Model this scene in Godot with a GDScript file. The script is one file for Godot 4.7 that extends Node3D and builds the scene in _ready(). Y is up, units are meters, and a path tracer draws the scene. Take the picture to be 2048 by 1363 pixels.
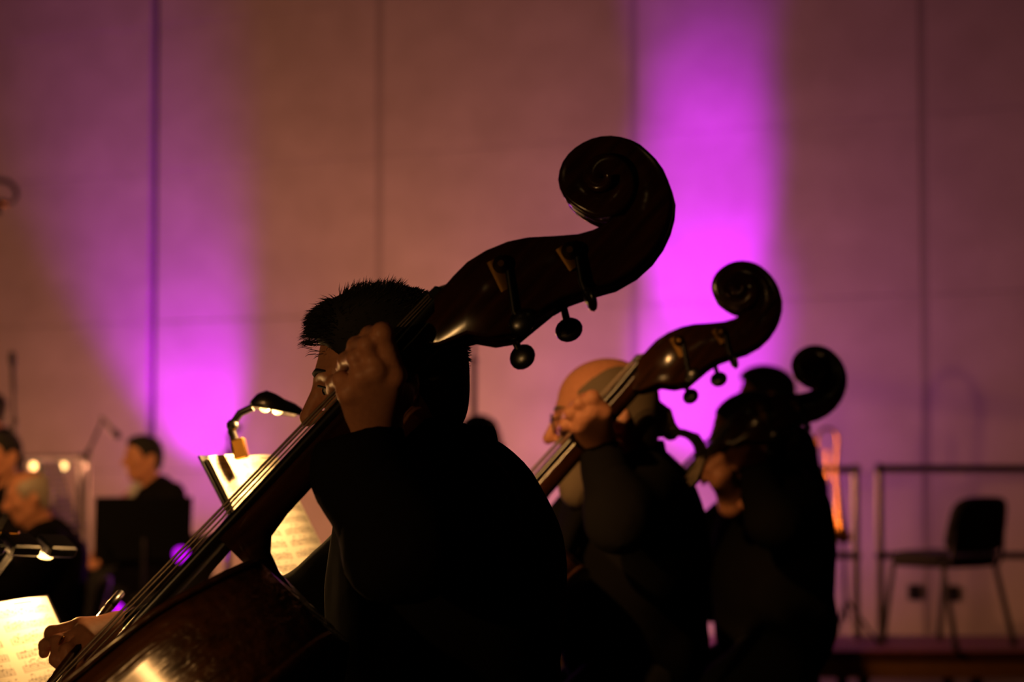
extends Node3D
# A concert stage seen from its side: three double bass players in front of a panelled wall washed with purple light.
# Photograph frame 2048 x 1363. at(x, y, depth) turns a pixel and a chosen distance into a point of the stage.
const FOCAL := 4200.0
const EYE := Vector3(0, 1.3, 0)
const PITCH := 0.0567
const SEAM := 0.0567

var M := {}
var taken := {}
var rng := RandomNumberGenerator.new()
var folds := FastNoiseLite.new()


func at(x: float, y: float, depth: float) -> Vector3:
	var b := (681.5 - y) / FOCAL
	var d := Vector3((x - 1024.0) / FOCAL, b * cos(PITCH) + sin(PITCH), -(cos(PITCH) - b * sin(PITCH)))
	return EYE + d * (depth / -d.z)


func _ready() -> void:
	rng.seed = 7
	folds.seed = 3
	folds.frequency = 5.0
	folds.fractal_octaves = 2
	make_camera()
	make_materials()
	make_setting()
	make_wall_lights()
	make_platforms()
	make_basses()
	make_bassists()
	make_orchestra()
	make_stands()
	make_right_side()
	make_microphones()


# ------------------------------------------------------------------ camera and light
func make_camera() -> void:
	var cam := Camera3D.new()
	cam.name = "camera"
	var att := CameraAttributesPhysical.new()
	att.frustum_focal_length = 70.0
	att.frustum_focus_distance = 2.85
	att.exposure_aperture = 3.7
	cam.attributes = att
	add_child(cam)
	cam.position = EYE
	cam.rotation.x = PITCH
	cam.near = 0.1
	cam.far = 60.0
	cam.projection = Camera3D.PROJECTION_FRUSTUM
	cam.size = 2.0 * cam.near * 681.5 / FOCAL
	cam.current = true
	var we := WorldEnvironment.new()
	we.name = "surroundings"
	var e := Environment.new()
	e.background_mode = Environment.BG_COLOR
	e.background_color = Color.BLACK
	e.tonemap_mode = Environment.TONE_MAPPER_LINEAR
	e.tonemap_exposure = 1.0
	e.sdfgi_enabled = true
	e.ssao_enabled = true
	e.ssil_enabled = true
	we.environment = e
	add_child(we)


func spot(parent: Node3D, called: String, pos: Vector3, target: Vector3, col: Color, energy: float, angle: float, blend: float, size := 0.05) -> void:
	var l := SpotLight3D.new()
	l.name = called
	parent.add_child(l, true)
	var up := Vector3.UP if absf((target - pos).normalized().y) < 0.98 else Vector3.RIGHT
	l.look_at_from_position(pos, target, up)
	l.light_color = col
	l.light_energy = energy
	l.spot_angle = angle
	l.spot_angle_attenuation = blend
	l.spot_range = 40.0
	l.spot_attenuation = 2.0
	l.light_size = size
	l.shadow_enabled = true


func omni(parent: Node3D, called: String, pos: Vector3, col: Color, energy: float, size := 0.03) -> void:
	var l := OmniLight3D.new()
	l.name = called
	parent.add_child(l, true)
	l.global_position = pos
	l.light_color = col
	l.light_energy = energy
	l.omni_range = 40.0
	l.omni_attenuation = 2.0
	l.light_size = size
	l.shadow_enabled = true


func lin(r: float, g: float, b: float) -> Color:
	return Color(r, g, b).linear_to_srgb()


# ------------------------------------------------------------------ materials
func mat(key: String, col: Color, rough := 0.6, metal := 0.0) -> StandardMaterial3D:
	var m := StandardMaterial3D.new()
	m.resource_name = key
	m.albedo_color = col
	m.roughness = rough
	m.metallic = metal
	M[key] = m
	return m


func noise_tex(freq: float, lo: Color, hi: Color, octaves := 4, sd := 1) -> NoiseTexture2D:
	var n := FastNoiseLite.new()
	n.seed = sd
	n.frequency = freq
	n.fractal_octaves = octaves
	var t := NoiseTexture2D.new()
	t.width = 512
	t.height = 512
	t.seamless = true
	t.noise = n
	var g := Gradient.new()
	g.set_color(0, lo)
	g.set_color(1, hi)
	t.color_ramp = g
	return t


func tri(m: StandardMaterial3D, s: Vector3) -> void:
	m.uv1_triplanar = true
	m.uv1_scale = s


func make_materials() -> void:
	var p := mat("wall_paint", Color(1, 1, 1), 0.75)
	p.albedo_texture = noise_tex(0.012, Color(0.74, 0.71, 0.68), Color(0.83, 0.8, 0.78), 5, 4)
	tri(p, Vector3(0.35, 0.35, 0.35))
	mat("joint_dark", Color(0.09, 0.085, 0.09), 0.8)
	mat("joint_strip", Color(0.67, 0.64, 0.62), 0.75)
	var fl := mat("stage_floor", Color(1, 1, 1), 0.45)
	fl.albedo_texture = noise_tex(0.02, Color(0.13, 0.08, 0.055), Color(0.22, 0.14, 0.09), 4, 8)
	tri(fl, Vector3(0.3, 1.0, 2.0))
	mat("hall_dark", Color(0.1, 0.09, 0.09), 0.9)
	var dk := mat("deck_board", Color(1, 1, 1), 0.6)
	dk.albedo_texture = noise_tex(0.02, Color(0.32, 0.16, 0.1), Color(0.42, 0.22, 0.14), 4, 9)
	tri(dk, Vector3(1.0, 2.0, 4.0))
	var fa := mat("fascia_wood", Color(1, 1, 1), 0.5)
	fa.albedo_texture = noise_tex(0.02, Color(0.5, 0.36, 0.18), Color(0.62, 0.47, 0.26), 4, 10)
	tri(fa, Vector3(0.6, 6.0, 6.0))
	mat("steel_dark", Color(0.06, 0.06, 0.066), 0.4, 0.3)
	mat("rail_steel", Color(0.5, 0.48, 0.5), 0.32, 0.85)
	mat("black_metal", Color(0.085, 0.082, 0.085), 0.35, 0.2)
	mat("black_plastic", Color(0.045, 0.042, 0.048), 0.28)
	mat("brass", Color(0.86, 0.62, 0.28), 0.26, 1.0)
	mat("old_brass", Color(0.36, 0.26, 0.13), 0.45, 1.0)
	mat("nickel", Color(0.75, 0.74, 0.72), 0.22, 1.0)
	mat("gold", Color(0.95, 0.72, 0.32), 0.18, 1.0)
	mat("chair_cloth", Color(0.085, 0.08, 0.085), 0.9)
	mat("string_steel", Color(0.45, 0.4, 0.36), 0.35, 0.9)
	mat("rubber", Color(0.05, 0.05, 0.05), 0.8)
	mat("nut_bone", Color(0.25, 0.22, 0.2), 0.3)
	var eb := mat("ebony", Color(0.07, 0.06, 0.055), 0.28)
	eb.clearcoat_enabled = true
	eb.clearcoat = 0.3
	eb.clearcoat_roughness = 0.25
	var w := mat("bass_varnish", Color(1, 1, 1), 0.3)
	w.albedo_texture = noise_tex(0.02, Color(0.11, 0.056, 0.025), Color(0.26, 0.14, 0.058), 4, 11)
	tri(w, Vector3(5.0, 0.45, 5.0))
	w.heightmap_enabled = true
	w.heightmap_texture = noise_tex(0.012, Color.BLACK, Color.WHITE, 3, 12)
	w.heightmap_scale = 0.7
	w.clearcoat_enabled = true
	w.clearcoat = 0.8
	w.clearcoat_roughness = 0.2
	var cw := mat("carved_varnish", Color(1, 1, 1), 0.16)
	cw.metallic_specular = 0.42
	cw.albedo_texture = w.albedo_texture
	tri(cw, Vector3(5.0, 0.45, 5.0))
	var sk := mat("skin", Color(1, 1, 1), 0.45)
	sk.albedo_texture = noise_tex(0.03, Color(0.72, 0.48, 0.36), Color(0.82, 0.58, 0.45), 4, 13)
	tri(sk, Vector3(6, 6, 6))
	sk.metallic_specular = 0.36
	sk.subsurf_scatter_enabled = true
	sk.subsurf_scatter_strength = 0.06
	mat("lips", Color(0.62, 0.33, 0.28), 0.5)
	mat("eye_white", Color(0.8, 0.78, 0.74), 0.2)
	mat("iris", Color(0.12, 0.08, 0.05), 0.15)
	var jk := mat("black_wool", Color(0.085, 0.078, 0.076), 0.95)
	jk.metallic_specular = 0.12
	mat("black_trouser", Color(0.085, 0.08, 0.08), 0.95)
	mat("shoe_leather", Color(0.03, 0.028, 0.028), 0.3)
	mat("white_shirt", Color(0.7, 0.68, 0.68), 0.8)
	mat("pink_tie", Color(0.62, 0.12, 0.42), 0.55)
	mat("hair_dark", Color(0.09, 0.068, 0.055), 0.78)
	mat("hair_brown", Color(0.14, 0.1, 0.07), 0.78)
	mat("hair_grey", Color(0.42, 0.36, 0.29), 0.78)
	mat("hair_white", Color(0.66, 0.6, 0.54), 0.55)
	mat("lens_glass", Color(0.9, 0.9, 0.9, 0.12), 0.05).transparency = BaseMaterial3D.TRANSPARENCY_ALPHA
	mat("paper_plain", Color(0.84, 0.82, 0.77), 0.85)
	var pg := mat("paper_music", Color(1, 1, 1), 0.85)
	pg.albedo_texture = music_page()
	pg.texture_repeat = false
	var b := mat("bulb_warm", Color(1, 0.9, 0.7), 0.4)
	b.emission_enabled = true
	b.emission = lin(1.0, 0.6, 0.2)
	b.emission_energy_multiplier = 4.0
	var pl := mat("lens_purple", Color(0.4, 0.1, 0.5), 0.3)
	pl.emission_enabled = true
	pl.emission = lin(0.62, 0.0, 1.0)
	pl.emission_energy_multiplier = 1.2


func music_page() -> ImageTexture:
	var im := Image.create(600, 424, false, Image.FORMAT_RGB8)
	im.fill(Color(0.85, 0.83, 0.78))
	var ink := Color(0.3, 0.28, 0.27)
	var r := RandomNumberGenerator.new()
	r.seed = 21
	for page in 2:
		var x0 := 22 + page * 300
		for row in 11:
			var y0 := 24 + row * 36
			for k in 5:
				im.fill_rect(Rect2i(x0, y0 + k * 4, 256, 1), ink)
			im.fill_rect(Rect2i(x0, y0, 2, 17), ink)
			im.fill_rect(Rect2i(x0 + 254, y0, 2, 17), ink)
			for bar in [64, 128, 192]:
				im.fill_rect(Rect2i(x0 + bar, y0, 1, 17), ink)
			var x := x0 + 14
			while x < x0 + 246:
				var ny := y0 + r.randi_range(-1, 6) * 2
				im.fill_rect(Rect2i(x, ny, 5, 4), ink)
				im.fill_rect(Rect2i(x + 4, ny - 11, 1, 13), ink)
				if r.randf() < 0.5:
					im.fill_rect(Rect2i(x + 4, ny - 11, 12, 2), ink)
				x += r.randi_range(9, 17)
		im.fill_rect(Rect2i(x0 + 80, 8, 96, 5), ink)
	return ImageTexture.create_from_image(im)


# ------------------------------------------------------------------ naming and node helpers
func numbered(called: String) -> String:
	var n: int = taken.get(called, 0)
	taken[called] = n + 1
	return called if n == 0 else "%s_%03d" % [called, n]


func thing(called: String, label: String, category: String, base := Vector3.ZERO, group := "") -> Node3D:
	var o := Node3D.new()
	o.name = numbered(called)
	add_child(o)
	o.position = base
	o.set_meta("label", label)
	o.set_meta("category", category)
	if group:
		o.set_meta("group", group)
	return o


func part(parent: Node3D, called: String, mesh: Mesh, material: Material, label := "") -> MeshInstance3D:
	var o := MeshInstance3D.new()
	o.name = called
	o.mesh = mesh
	o.material_override = material
	o.cast_shadow = GeometryInstance3D.SHADOW_CASTING_SETTING_ON
	parent.add_child(o, true)
	if label:
		o.set_meta("label", label)
	return o


func structure(called: String, mesh: Mesh, material: Material) -> MeshInstance3D:
	var o := part(self, called, mesh, material)
	o.set_meta("kind", "structure")
	return o


# ------------------------------------------------------------------ shapes: boxes, tubes, lathes, lofts
class Solid:
	var v := PackedVector3Array()
	var uv := PackedVector2Array()
	var smooth := PackedInt32Array()
	var o := Vector3.ZERO

	func _init(origin := Vector3.ZERO) -> void:
		o = origin

	func add(tris: PackedVector3Array, closed := true, group := 0) -> void:
		var vol := 0.0
		if closed:
			var c := tris[0]
			for i in range(0, tris.size(), 3):
				vol += (tris[i] - c).dot((tris[i + 1] - c).cross(tris[i + 2] - c))
		for i in range(0, tris.size(), 3):
			var flip := vol > 0.0
			v.append(tris[i] - o)
			v.append((tris[i + 2] if flip else tris[i + 1]) - o)
			v.append((tris[i + 1] if flip else tris[i + 2]) - o)
			for k in 3:
				smooth.append(group)

	func loft(rings: Array, cap := true, group := 0, cap_group := -1) -> void:
		var t := PackedVector3Array()
		var n: int = rings[0].size()
		for i in rings.size() - 1:
			var r: PackedVector3Array = rings[i]
			var q: PackedVector3Array = rings[i + 1]
			for j in n:
				var k := (j + 1) % n
				t.append_array([r[j], r[k], q[k], r[j], q[k], q[j]])
		var count := t.size()
		if cap:
			for e in 2:
				var r: PackedVector3Array = rings[0] if e == 0 else rings[-1]
				var c := Vector3.ZERO
				for x in r:
					c += x / float(n)
				for j in n:
					var k := (j + 1) % n
					t.append_array([c, r[k], r[j]] if e == 0 else [c, r[j], r[k]])
		var first := v.size()
		add(t, true, group)
		if cap:
			for i in range(first + count, v.size()):
				smooth[i] = cap_group

	func box(c: Vector3, size: Vector3, b := Basis.IDENTITY, bevel := 0.0) -> void:
		var h := size / 2.0
		var e := minf(bevel, minf(h.x, minf(h.y, h.z)) * 0.9)
		var rings := []
		for s in [[-h.y, e], [-h.y + e, 0.0], [h.y - e, 0.0], [h.y, e]] if e > 0.0 else [[-h.y, 0.0], [h.y, 0.0]]:
			var r := PackedVector3Array()
			var x: float = h.x - s[1]
			var z: float = h.z - s[1]
			if e > 0.0:
				for q in [[x, z - e], [x - e, z], [-x + e, z], [-x, z - e], [-x, -z + e], [-x + e, -z], [x - e, -z], [x, -z + e]]:
					r.append(c + b * Vector3(q[0], s[0], q[1]))
			else:
				for q in [[x, z], [-x, z], [-x, -z], [x, -z]]:
					r.append(c + b * Vector3(q[0], s[0], q[1]))
			rings.append(r)
		loft(rings, true, -1)

	func tube(pts: Array, radii: Variant, sides := 8, flat := Vector3.ZERO, squash := 1.0, cap := true) -> void:
		# flat: a direction along which the section is squashed
		var rings := []
		var n := pts.size()
		var nrm := Vector3.ZERO
		for i in n:
			var p: Vector3 = pts[i]
			var t: Vector3 = ((pts[mini(i + 1, n - 1)] as Vector3) - (pts[maxi(i - 1, 0)] as Vector3)).normalized()
			if flat != Vector3.ZERO:
				nrm = (flat - t * flat.dot(t)).normalized()
			elif i == 0:
				nrm = t.cross(Vector3.UP if absf(t.y) < 0.9 else Vector3.RIGHT).normalized()
			else:
				nrm = (nrm - t * nrm.dot(t)).normalized()
			var bi := t.cross(nrm)
			var rad: float = radii[i] if radii is Array else radii
			var r := PackedVector3Array()
			for j in sides:
				var a := TAU * j / sides
				r.append(p + nrm * (cos(a) * rad * squash) + bi * (sin(a) * rad))
			rings.append(r)
		loft(rings, cap)

	func lathe(p: Vector3, axis: Vector3, profile: Array, sides := 20, cap := true) -> void:
		var t := axis.normalized()
		var nrm := t.cross(Vector3.UP if absf(t.y) < 0.9 else Vector3.RIGHT).normalized()
		var bi := t.cross(nrm)
		var rings := []
		for q in profile:
			var r := PackedVector3Array()
			for j in sides:
				var a := TAU * j / sides
				r.append(p + t * q[1] + (nrm * cos(a) + bi * sin(a)) * maxf(q[0], 0.0001))
			rings.append(r)
		loft(rings, cap)

	func ball(c: Vector3, r: Vector3, b := Basis.IDENTITY, sides := 16) -> void:
		var rings := []
		var rows := sides / 2
		for i in rows + 1:
			var a := PI * i / rows
			var ring := PackedVector3Array()
			for j in sides:
				var t := TAU * j / sides
				ring.append(c + b * Vector3(r.x * sin(a) * cos(t), r.y * cos(a), r.z * sin(a) * sin(t)))
			rings.append(ring)
		loft(rings, false)

	func sheet(grid: Array, thick := 0.0) -> void:
		# a grid of rows of points; with thickness it gets a second face along the normal
		var t := PackedVector3Array()
		for i in grid.size() - 1:
			for j in grid[0].size() - 1:
				var a: Vector3 = grid[i][j]
				var b: Vector3 = grid[i][j + 1]
				var c: Vector3 = grid[i + 1][j + 1]
				var d: Vector3 = grid[i + 1][j]
				t.append_array([a, b, c, a, c, d])
		add(t, false)

	func mesh() -> ArrayMesh:
		var st := SurfaceTool.new()
		st.begin(Mesh.PRIMITIVE_TRIANGLES)
		for i in v.size():
			st.set_smooth_group(smooth[i])
			if uv.size() == v.size():
				st.set_uv(uv[i])
			st.add_vertex(v[i])
		st.generate_normals()
		return st.commit()


# ------------------------------------------------------------------ distance fields and surface nets
class Piece:
	var t := 0
	var op := 0
	var k := 0.02
	var a: Vector3
	var b: Vector3
	var ra := 0.0
	var rb := 0.0
	var il := 0.0
	var m: Basis

	func d(p: Vector3) -> float:
		var q := p - a
		if t == 0:
			var h := clampf(q.dot(b) * il, 0.0, 1.0)
			return (q - b * h).length() - ra - (rb - ra) * h
		if t == 1:
			q = m * q
			var k0 := (q / b).length()
			var k1 := (q / (b * b)).length()
			return k0 * (k0 - 1.0) / k1 if k1 > 0.001 else -minf(b.x, minf(b.y, b.z))
		return q.dot(b)


class Field:
	var prims: Array[Piece] = []
	var noise: FastNoiseLite
	var amp := 0.0

	func cap(a: Vector3, b: Vector3, ra: float, rb: float, k := 0.02, op := 0) -> void:
		var q := Piece.new()
		q.a = a
		q.b = b - a
		q.il = 1.0 / maxf(q.b.length_squared(), 1e-9)
		q.ra = ra
		q.rb = rb
		q.k = k
		q.op = op
		prims.append(q)

	func ell(c: Vector3, r: Vector3, frame := Basis.IDENTITY, k := 0.02, op := 0) -> void:
		var q := Piece.new()
		q.t = 1
		q.a = c
		q.b = r
		q.m = frame.inverse()
		q.k = k
		q.op = op
		prims.append(q)

	func cut(p: Vector3, normal: Vector3, k := 0.004) -> void:
		# keeps what lies against the normal
		var q := Piece.new()
		q.t = 2
		q.a = p
		q.b = normal.normalized()
		q.k = k
		q.op = 2
		prims.append(q)

	func at(p: Vector3, list: Array[Piece]) -> float:
		var f := 1000.0
		for q in list:
			var e := q.d(p)
			if q.op == 0:
				var h := maxf(q.k - absf(f - e), 0.0) / q.k
				f = minf(f, e) - h * h * q.k * 0.25
			else:
				if q.op == 1:
					e = -e
				var h := maxf(q.k - absf(f - e), 0.0) / q.k
				f = maxf(f, e) + h * h * q.k * 0.25
		if amp > 0.0:
			f += amp * noise.get_noise_3dv(p)
		return f


class Nets:
	var v := PackedVector3Array()
	var idx := PackedInt32Array()

	func nets(fd: Field, h: float) -> void:
		const B := 5
		var lo := Vector3.ONE * 1e6
		var hi := -lo
		var kmax := 0.0
		for q in fd.prims:
			kmax = maxf(kmax, q.k)
			if q.op == 0:
				if q.t == 0:
					var r := Vector3.ONE * maxf(q.ra, q.rb)
					lo = lo.min(q.a - r).min(q.a + q.b - r)
					hi = hi.max(q.a + r).max(q.a + q.b + r)
				else:
					var r := Vector3.ONE * maxf(q.b.x, maxf(q.b.y, q.b.z))
					lo = lo.min(q.a - r)
					hi = hi.max(q.a + r)
		var pad := h * 2.0 + kmax * 0.3 + fd.amp
		lo -= Vector3.ONE * pad
		hi += Vector3.ONE * pad
		var nb := Vector3i(((hi - lo) / (h * B)).ceil())
		var n := nb * B
		var px := n.x + 1
		var pxy := px * (n.y + 1)
		var vals := PackedFloat32Array()
		vals.resize(pxy * (n.z + 1))
		vals.fill(1e9)
		var vid := PackedInt32Array()
		vid.resize(vals.size())
		vid.fill(-1)
		var active: Array[Vector3i] = []
		var rad := h * B * 0.866
		var slack := kmax * 0.25 + fd.amp
		for bz in nb.z:
			for by in nb.y:
				for bx in nb.x:
					var c := lo + Vector3(bx + 0.5, by + 0.5, bz + 0.5) * h * B
					var ds := PackedFloat32Array()
					var dm := 1e9
					for q in fd.prims:
						var e := q.d(c)
						ds.append(e)
						if q.op == 0:
							dm = minf(dm, e)
					if dm > rad * 1.35 + slack:
						continue
					if absf(fd.at(c, fd.prims)) > rad * 1.7 + slack:
						continue
					var loc: Array[Piece] = []
					for i in ds.size():
						var q := fd.prims[i]
						var near: bool
						if q.op == 0:
							near = ds[i] < dm + 2.6 * rad + q.k
						elif q.op == 1:
							near = ds[i] < rad * 1.4 + q.k
						else:
							near = ds[i] > -rad * 1.4 - q.k
						if near:
							loc.append(q)
					active.append(Vector3i(bx, by, bz))
					for z in B + 1:
						for y in B + 1:
							var row := bx * B + (by * B + y) * px + (bz * B + z) * pxy
							var p := lo + Vector3(bx * B, by * B + y, bz * B + z) * h
							for x in B + 1:
								if vals[row + x] > 1e8:
									vals[row + x] = fd.at(p + Vector3(x * h, 0, 0), loc)
		var corner := [0, 1, px, px + 1, pxy, pxy + 1, pxy + px, pxy + px + 1]
		var where := [Vector3(0, 0, 0), Vector3(1, 0, 0), Vector3(0, 1, 0), Vector3(1, 1, 0), Vector3(0, 0, 1), Vector3(1, 0, 1), Vector3(0, 1, 1), Vector3(1, 1, 1)]
		var edges := [[0, 1], [2, 3], [4, 5], [6, 7], [0, 2], [1, 3], [4, 6], [5, 7], [0, 4], [1, 5], [2, 6], [3, 7]]
		var cells := PackedInt32Array()
		for blk in active:
			for z in B:
				for y in B:
					for x in B:
						var cx := blk.x * B + x
						var cy := blk.y * B + y
						var cz := blk.z * B + z
						var i := cx + cy * px + cz * pxy
						var neg := 0
						for k in 8:
							if vals[i + corner[k]] < 0.0:
								neg += 1
						if neg == 0 or neg == 8:
							continue
						var s := Vector3.ZERO
						var cnt := 0
						for e in edges:
							var f0 := vals[i + corner[e[0]]]
							var f1 := vals[i + corner[e[1]]]
							if (f0 < 0.0) != (f1 < 0.0):
								s += (where[e[0]] as Vector3).lerp(where[e[1]], f0 / (f0 - f1))
								cnt += 1
						vid[i] = v.size()
						v.append(lo + (Vector3(cx, cy, cz) + s / cnt) * h)
						cells.append(i)
		var steps := [[1, px, pxy], [px, pxy, 1], [pxy, 1, px]]
		for i in cells:
			for a in 3:
				var along: int = steps[a][0]
				var u: int = steps[a][1]
				var w: int = steps[a][2]
				var f0 := vals[i]
				var f1 := vals[i + along]
				if f1 > 1e8 or (f0 < 0.0) == (f1 < 0.0) or i - u - w < 0:
					continue
				var q0 := vid[i]
				var q1 := vid[i - u]
				var q2 := vid[i - u - w]
				var q3 := vid[i - w]
				if q1 < 0 or q2 < 0 or q3 < 0:
					continue
				if f0 < 0.0:
					idx.append_array([q0, q2, q1, q0, q3, q2])
				else:
					idx.append_array([q0, q1, q2, q0, q2, q3])

	func join(other: Nets) -> void:
		var first := v.size()
		v.append_array(other.v)
		for i in other.idx:
			idx.append(i + first)

	func mesh(origin: Vector3) -> ArrayMesh:
		var nrm := PackedVector3Array()
		nrm.resize(v.size())
		for i in range(0, idx.size(), 3):
			var a := v[idx[i]]
			var n := (v[idx[i + 2]] - a).cross(v[idx[i + 1]] - a)
			for k in 3:
				nrm[idx[i + k]] += n
		var pos := PackedVector3Array()
		pos.resize(v.size())
		for i in v.size():
			nrm[i] = nrm[i].normalized()
			pos[i] = v[i] - origin
		var arr := []
		arr.resize(Mesh.ARRAY_MAX)
		arr[Mesh.ARRAY_VERTEX] = pos
		arr[Mesh.ARRAY_NORMAL] = nrm
		arr[Mesh.ARRAY_INDEX] = idx
		var m := ArrayMesh.new()
		m.add_surface_from_arrays(Mesh.PRIMITIVE_TRIANGLES, arr)
		return m


# ------------------------------------------------------------------ the hall
func wall_point(n: float, y: float, out := 0.0) -> Vector3:
	# n counts wall panels from the first joint in view; out is the distance in front of the wall
	return Vector3(-2.75 + 1.79 * n, y, -16.0 + 0.907 * n) + Vector3(-0.452, 0, 0.892) * out


func make_setting() -> void:
	var along := Vector3(1.79, 0, 0.907).normalized()
	var face := Vector3(-0.452, 0, 0.892)
	var b := Basis(along, Vector3.UP, face)
	var s := Solid.new()
	s.box(wall_point(1.5, 3.75, -0.17), Vector3(24.5, 7.5, 0.2), b)
	var wall := structure("wall_back", s.mesh(), M.joint_dark)
	# the panels of the wall: six columns in view and four beyond the frame, rows 1.13 m high with thin joints
	var rows := [0.0, 1.22, 2.35, 3.5, 4.63, 5.76, 7.5]
	for col in range(-4, 7):
		for r in rows.size() - 1:
			var q := Solid.new()
			var y0: float = rows[r] + 0.0015
			var y1: float = rows[r + 1] - 0.0015
			var gap := 0.026
			var trim := 0.012 if col == 0 or col == -1 else 0.0
			var off := 0.003 if col == 0 else (-0.003 if col == -1 else 0.0)
			q.box(wall_point(col + 0.5 + off, (y0 + y1) / 2.0, -0.035 + rng.randf_range(-0.002, 0.002)), Vector3(2.007 - gap * 2.0 - trim, y1 - y0, 0.07), b, 0.002)
			part(wall, "wall_panel", q.mesh(), M.wall_paint)
	for n in [-2, -1, 1, 2, 3, 4, 5]:
		var q := Solid.new()
		q.box(wall_point(n, 3.75, -0.03), Vector3(0.056, 7.5, 0.05), b)
		part(wall, "joint_strip", q.mesh(), M.joint_strip)
	# the floor, the dark hall round the stage and its ceiling
	s = Solid.new()
	s.box(Vector3(0, -0.1, -6), Vector3(30, 0.2, 30), Basis.IDENTITY)
	structure("floor", s.mesh(), M.stage_floor)
	s = Solid.new()
	s.box(Vector3(0, 7.6, -6), Vector3(30, 0.2, 30), Basis.IDENTITY)
	structure("ceiling", s.mesh(), M.hall_dark)
	s = Solid.new()
	s.box(Vector3(-10.2, 3.75, -6), Vector3(0.2, 7.5, 28), Basis.IDENTITY)
	structure("wall_left", s.mesh(), M.hall_dark)
	s = Solid.new()
	s.box(Vector3(9.2, 3.75, -6), Vector3(0.2, 7.5, 28), Basis.IDENTITY)
	structure("wall_right", s.mesh(), M.hall_dark)
	s = Solid.new()
	s.box(Vector3(0, 3.75, 6.5), Vector3(22, 7.5, 0.2), Basis.IDENTITY)
	structure("wall_front", s.mesh(), M.hall_dark)
	# two sockets low on the wall
	for spot_px in [1826, 1902]:
		var n: float = (spot_px - 302.0) / (429.0 + SEAM * (spot_px - 302.0))
		var p := wall_point(n, 0.47, 0.0)
		var t := thing("wall_socket", "dark wall socket low on the panelled wall behind the empty chair", "socket", p, "wall sockets behind the chair")
		var q := Solid.new(p)
		q.box(p + face * 0.012, Vector3(0.085, 0.1, 0.024), b, 0.006)
		part(t, "plate", q.mesh(), M.black_plastic)
		q = Solid.new(p)
		q.lathe(p + face * 0.022, face, [[0.026, 0.0], [0.026, 0.006], [0.02, 0.007], [0.018, 0.002]], 14)
		part(t, "inset", q.mesh(), M.steel_dark)


# ------------------------------------------------------------------ purple wall washers
func uplight(label: String, pos: Vector3, aim: Vector3, floor_y: float, energy: float, angle: float, blend: float, halo: float, glow := true) -> void:
	var t := thing("wash_light", label, "light", Vector3(pos.x, floor_y, pos.z), "purple wash lights")
	var o := t.position
	var d := (aim - pos).normalized()
	var q := Solid.new(o)
	q.lathe(pos, d, [[0.05, -0.2], [0.085, -0.17], [0.1, -0.1], [0.105, 0.0], [0.105, 0.03], [0.097, 0.03], [0.095, 0.004]], 24)
	part(t, "housing", q.mesh(), M.black_metal)
	q = Solid.new(o)
	q.lathe(pos, d, [[0.094, 0.004], [0.094, 0.012], [0.08, 0.016]], 24)
	part(t, "lens", q.mesh(), M.lens_purple)
	q = Solid.new(o)
	var side := d.cross(Vector3.UP).normalized()
	for s in [-1.0, 1.0]:
		q.tube([pos + side * 0.12 * s, Vector3(pos.x, floor_y + 0.02, pos.z) + side * 0.12 * s], 0.012, 8)
	q.box(Vector3(pos.x, floor_y + 0.012, pos.z), Vector3(0.3, 0.024, 0.2), Basis.looking_at(Vector3(d.x, 0, d.z).normalized()), 0.004)
	part(t, "bracket", q.mesh(), M.black_metal)
	var col := lin(0.63, 0.0, 1.0)
	spot(t, "beam", pos + d * 0.04, aim, col, energy, angle, blend, 0.09)
	if halo > 0.0:
		spot(t, "spill", pos + d * 0.04, aim, col, halo, 62.0, 1.0, 0.09)


func make_wall_lights() -> void:
	# the strong column behind the second player: three wash lights side by side on the floor, one for each height
	for k in [[2.08, 1.95, 13.0, 15.5, 2.0, "low"], [2.21, 2.95, 26.0, 11.0, 0.0, "at middle height"], [2.34, 4.3, 9.5, 9.0, 0.0, "highest"]]:
		uplight("purple wash light on the floor behind the second bass player, aimed " + k[5], wall_point(k[0], 0.3, 1.6), wall_point(2.25, k[1], 0.0), 0.0, k[2], k[3], 0.75, k[4])
	floor_light("small round purple light beyond the strings of the nearest bass", at(362, 1108, 10.0), 0.036, 0.12)
	floor_light("tiny round purple light beyond the bow hand of the quiffed player", at(236, 1216, 7.6), 0.02, 0.0)
	# two warm spotlights under the ceiling of the hall
	var warm := lin(1.0, 0.47, 0.14)
	stage_spot("warm spotlight hung above the hall and aimed at the second bass player", Vector3(-3.0, 4.6, 1.0), Vector3(0.04, 1.33, -4.25), warm, 33.0, 4.3)
	stage_spot("warm narrow spotlight hung above the hall and aimed at the body of the nearest bass", Vector3(0.02, 4.7, 0.54), Vector3(-0.55, 0.95, -2.32), warm, 11.0, 4.2)
	stage_spot("warm spotlight hung further back and aimed at the seated musicians", Vector3(-3.2, 5.6, -3.0), Vector3(-2.7, 1.0, -10.6), warm, 55.0, 11.0)
	# the column over the seated musician in the suit
	var p := at(366, 1108, 15.0)
	uplight("purple wash light on the low riser beside the musician with the pink tie", p, wall_point(0.13, 2.25, 0.0), 0.12, 9.5, 25.0, 0.9, 0.7)


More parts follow.
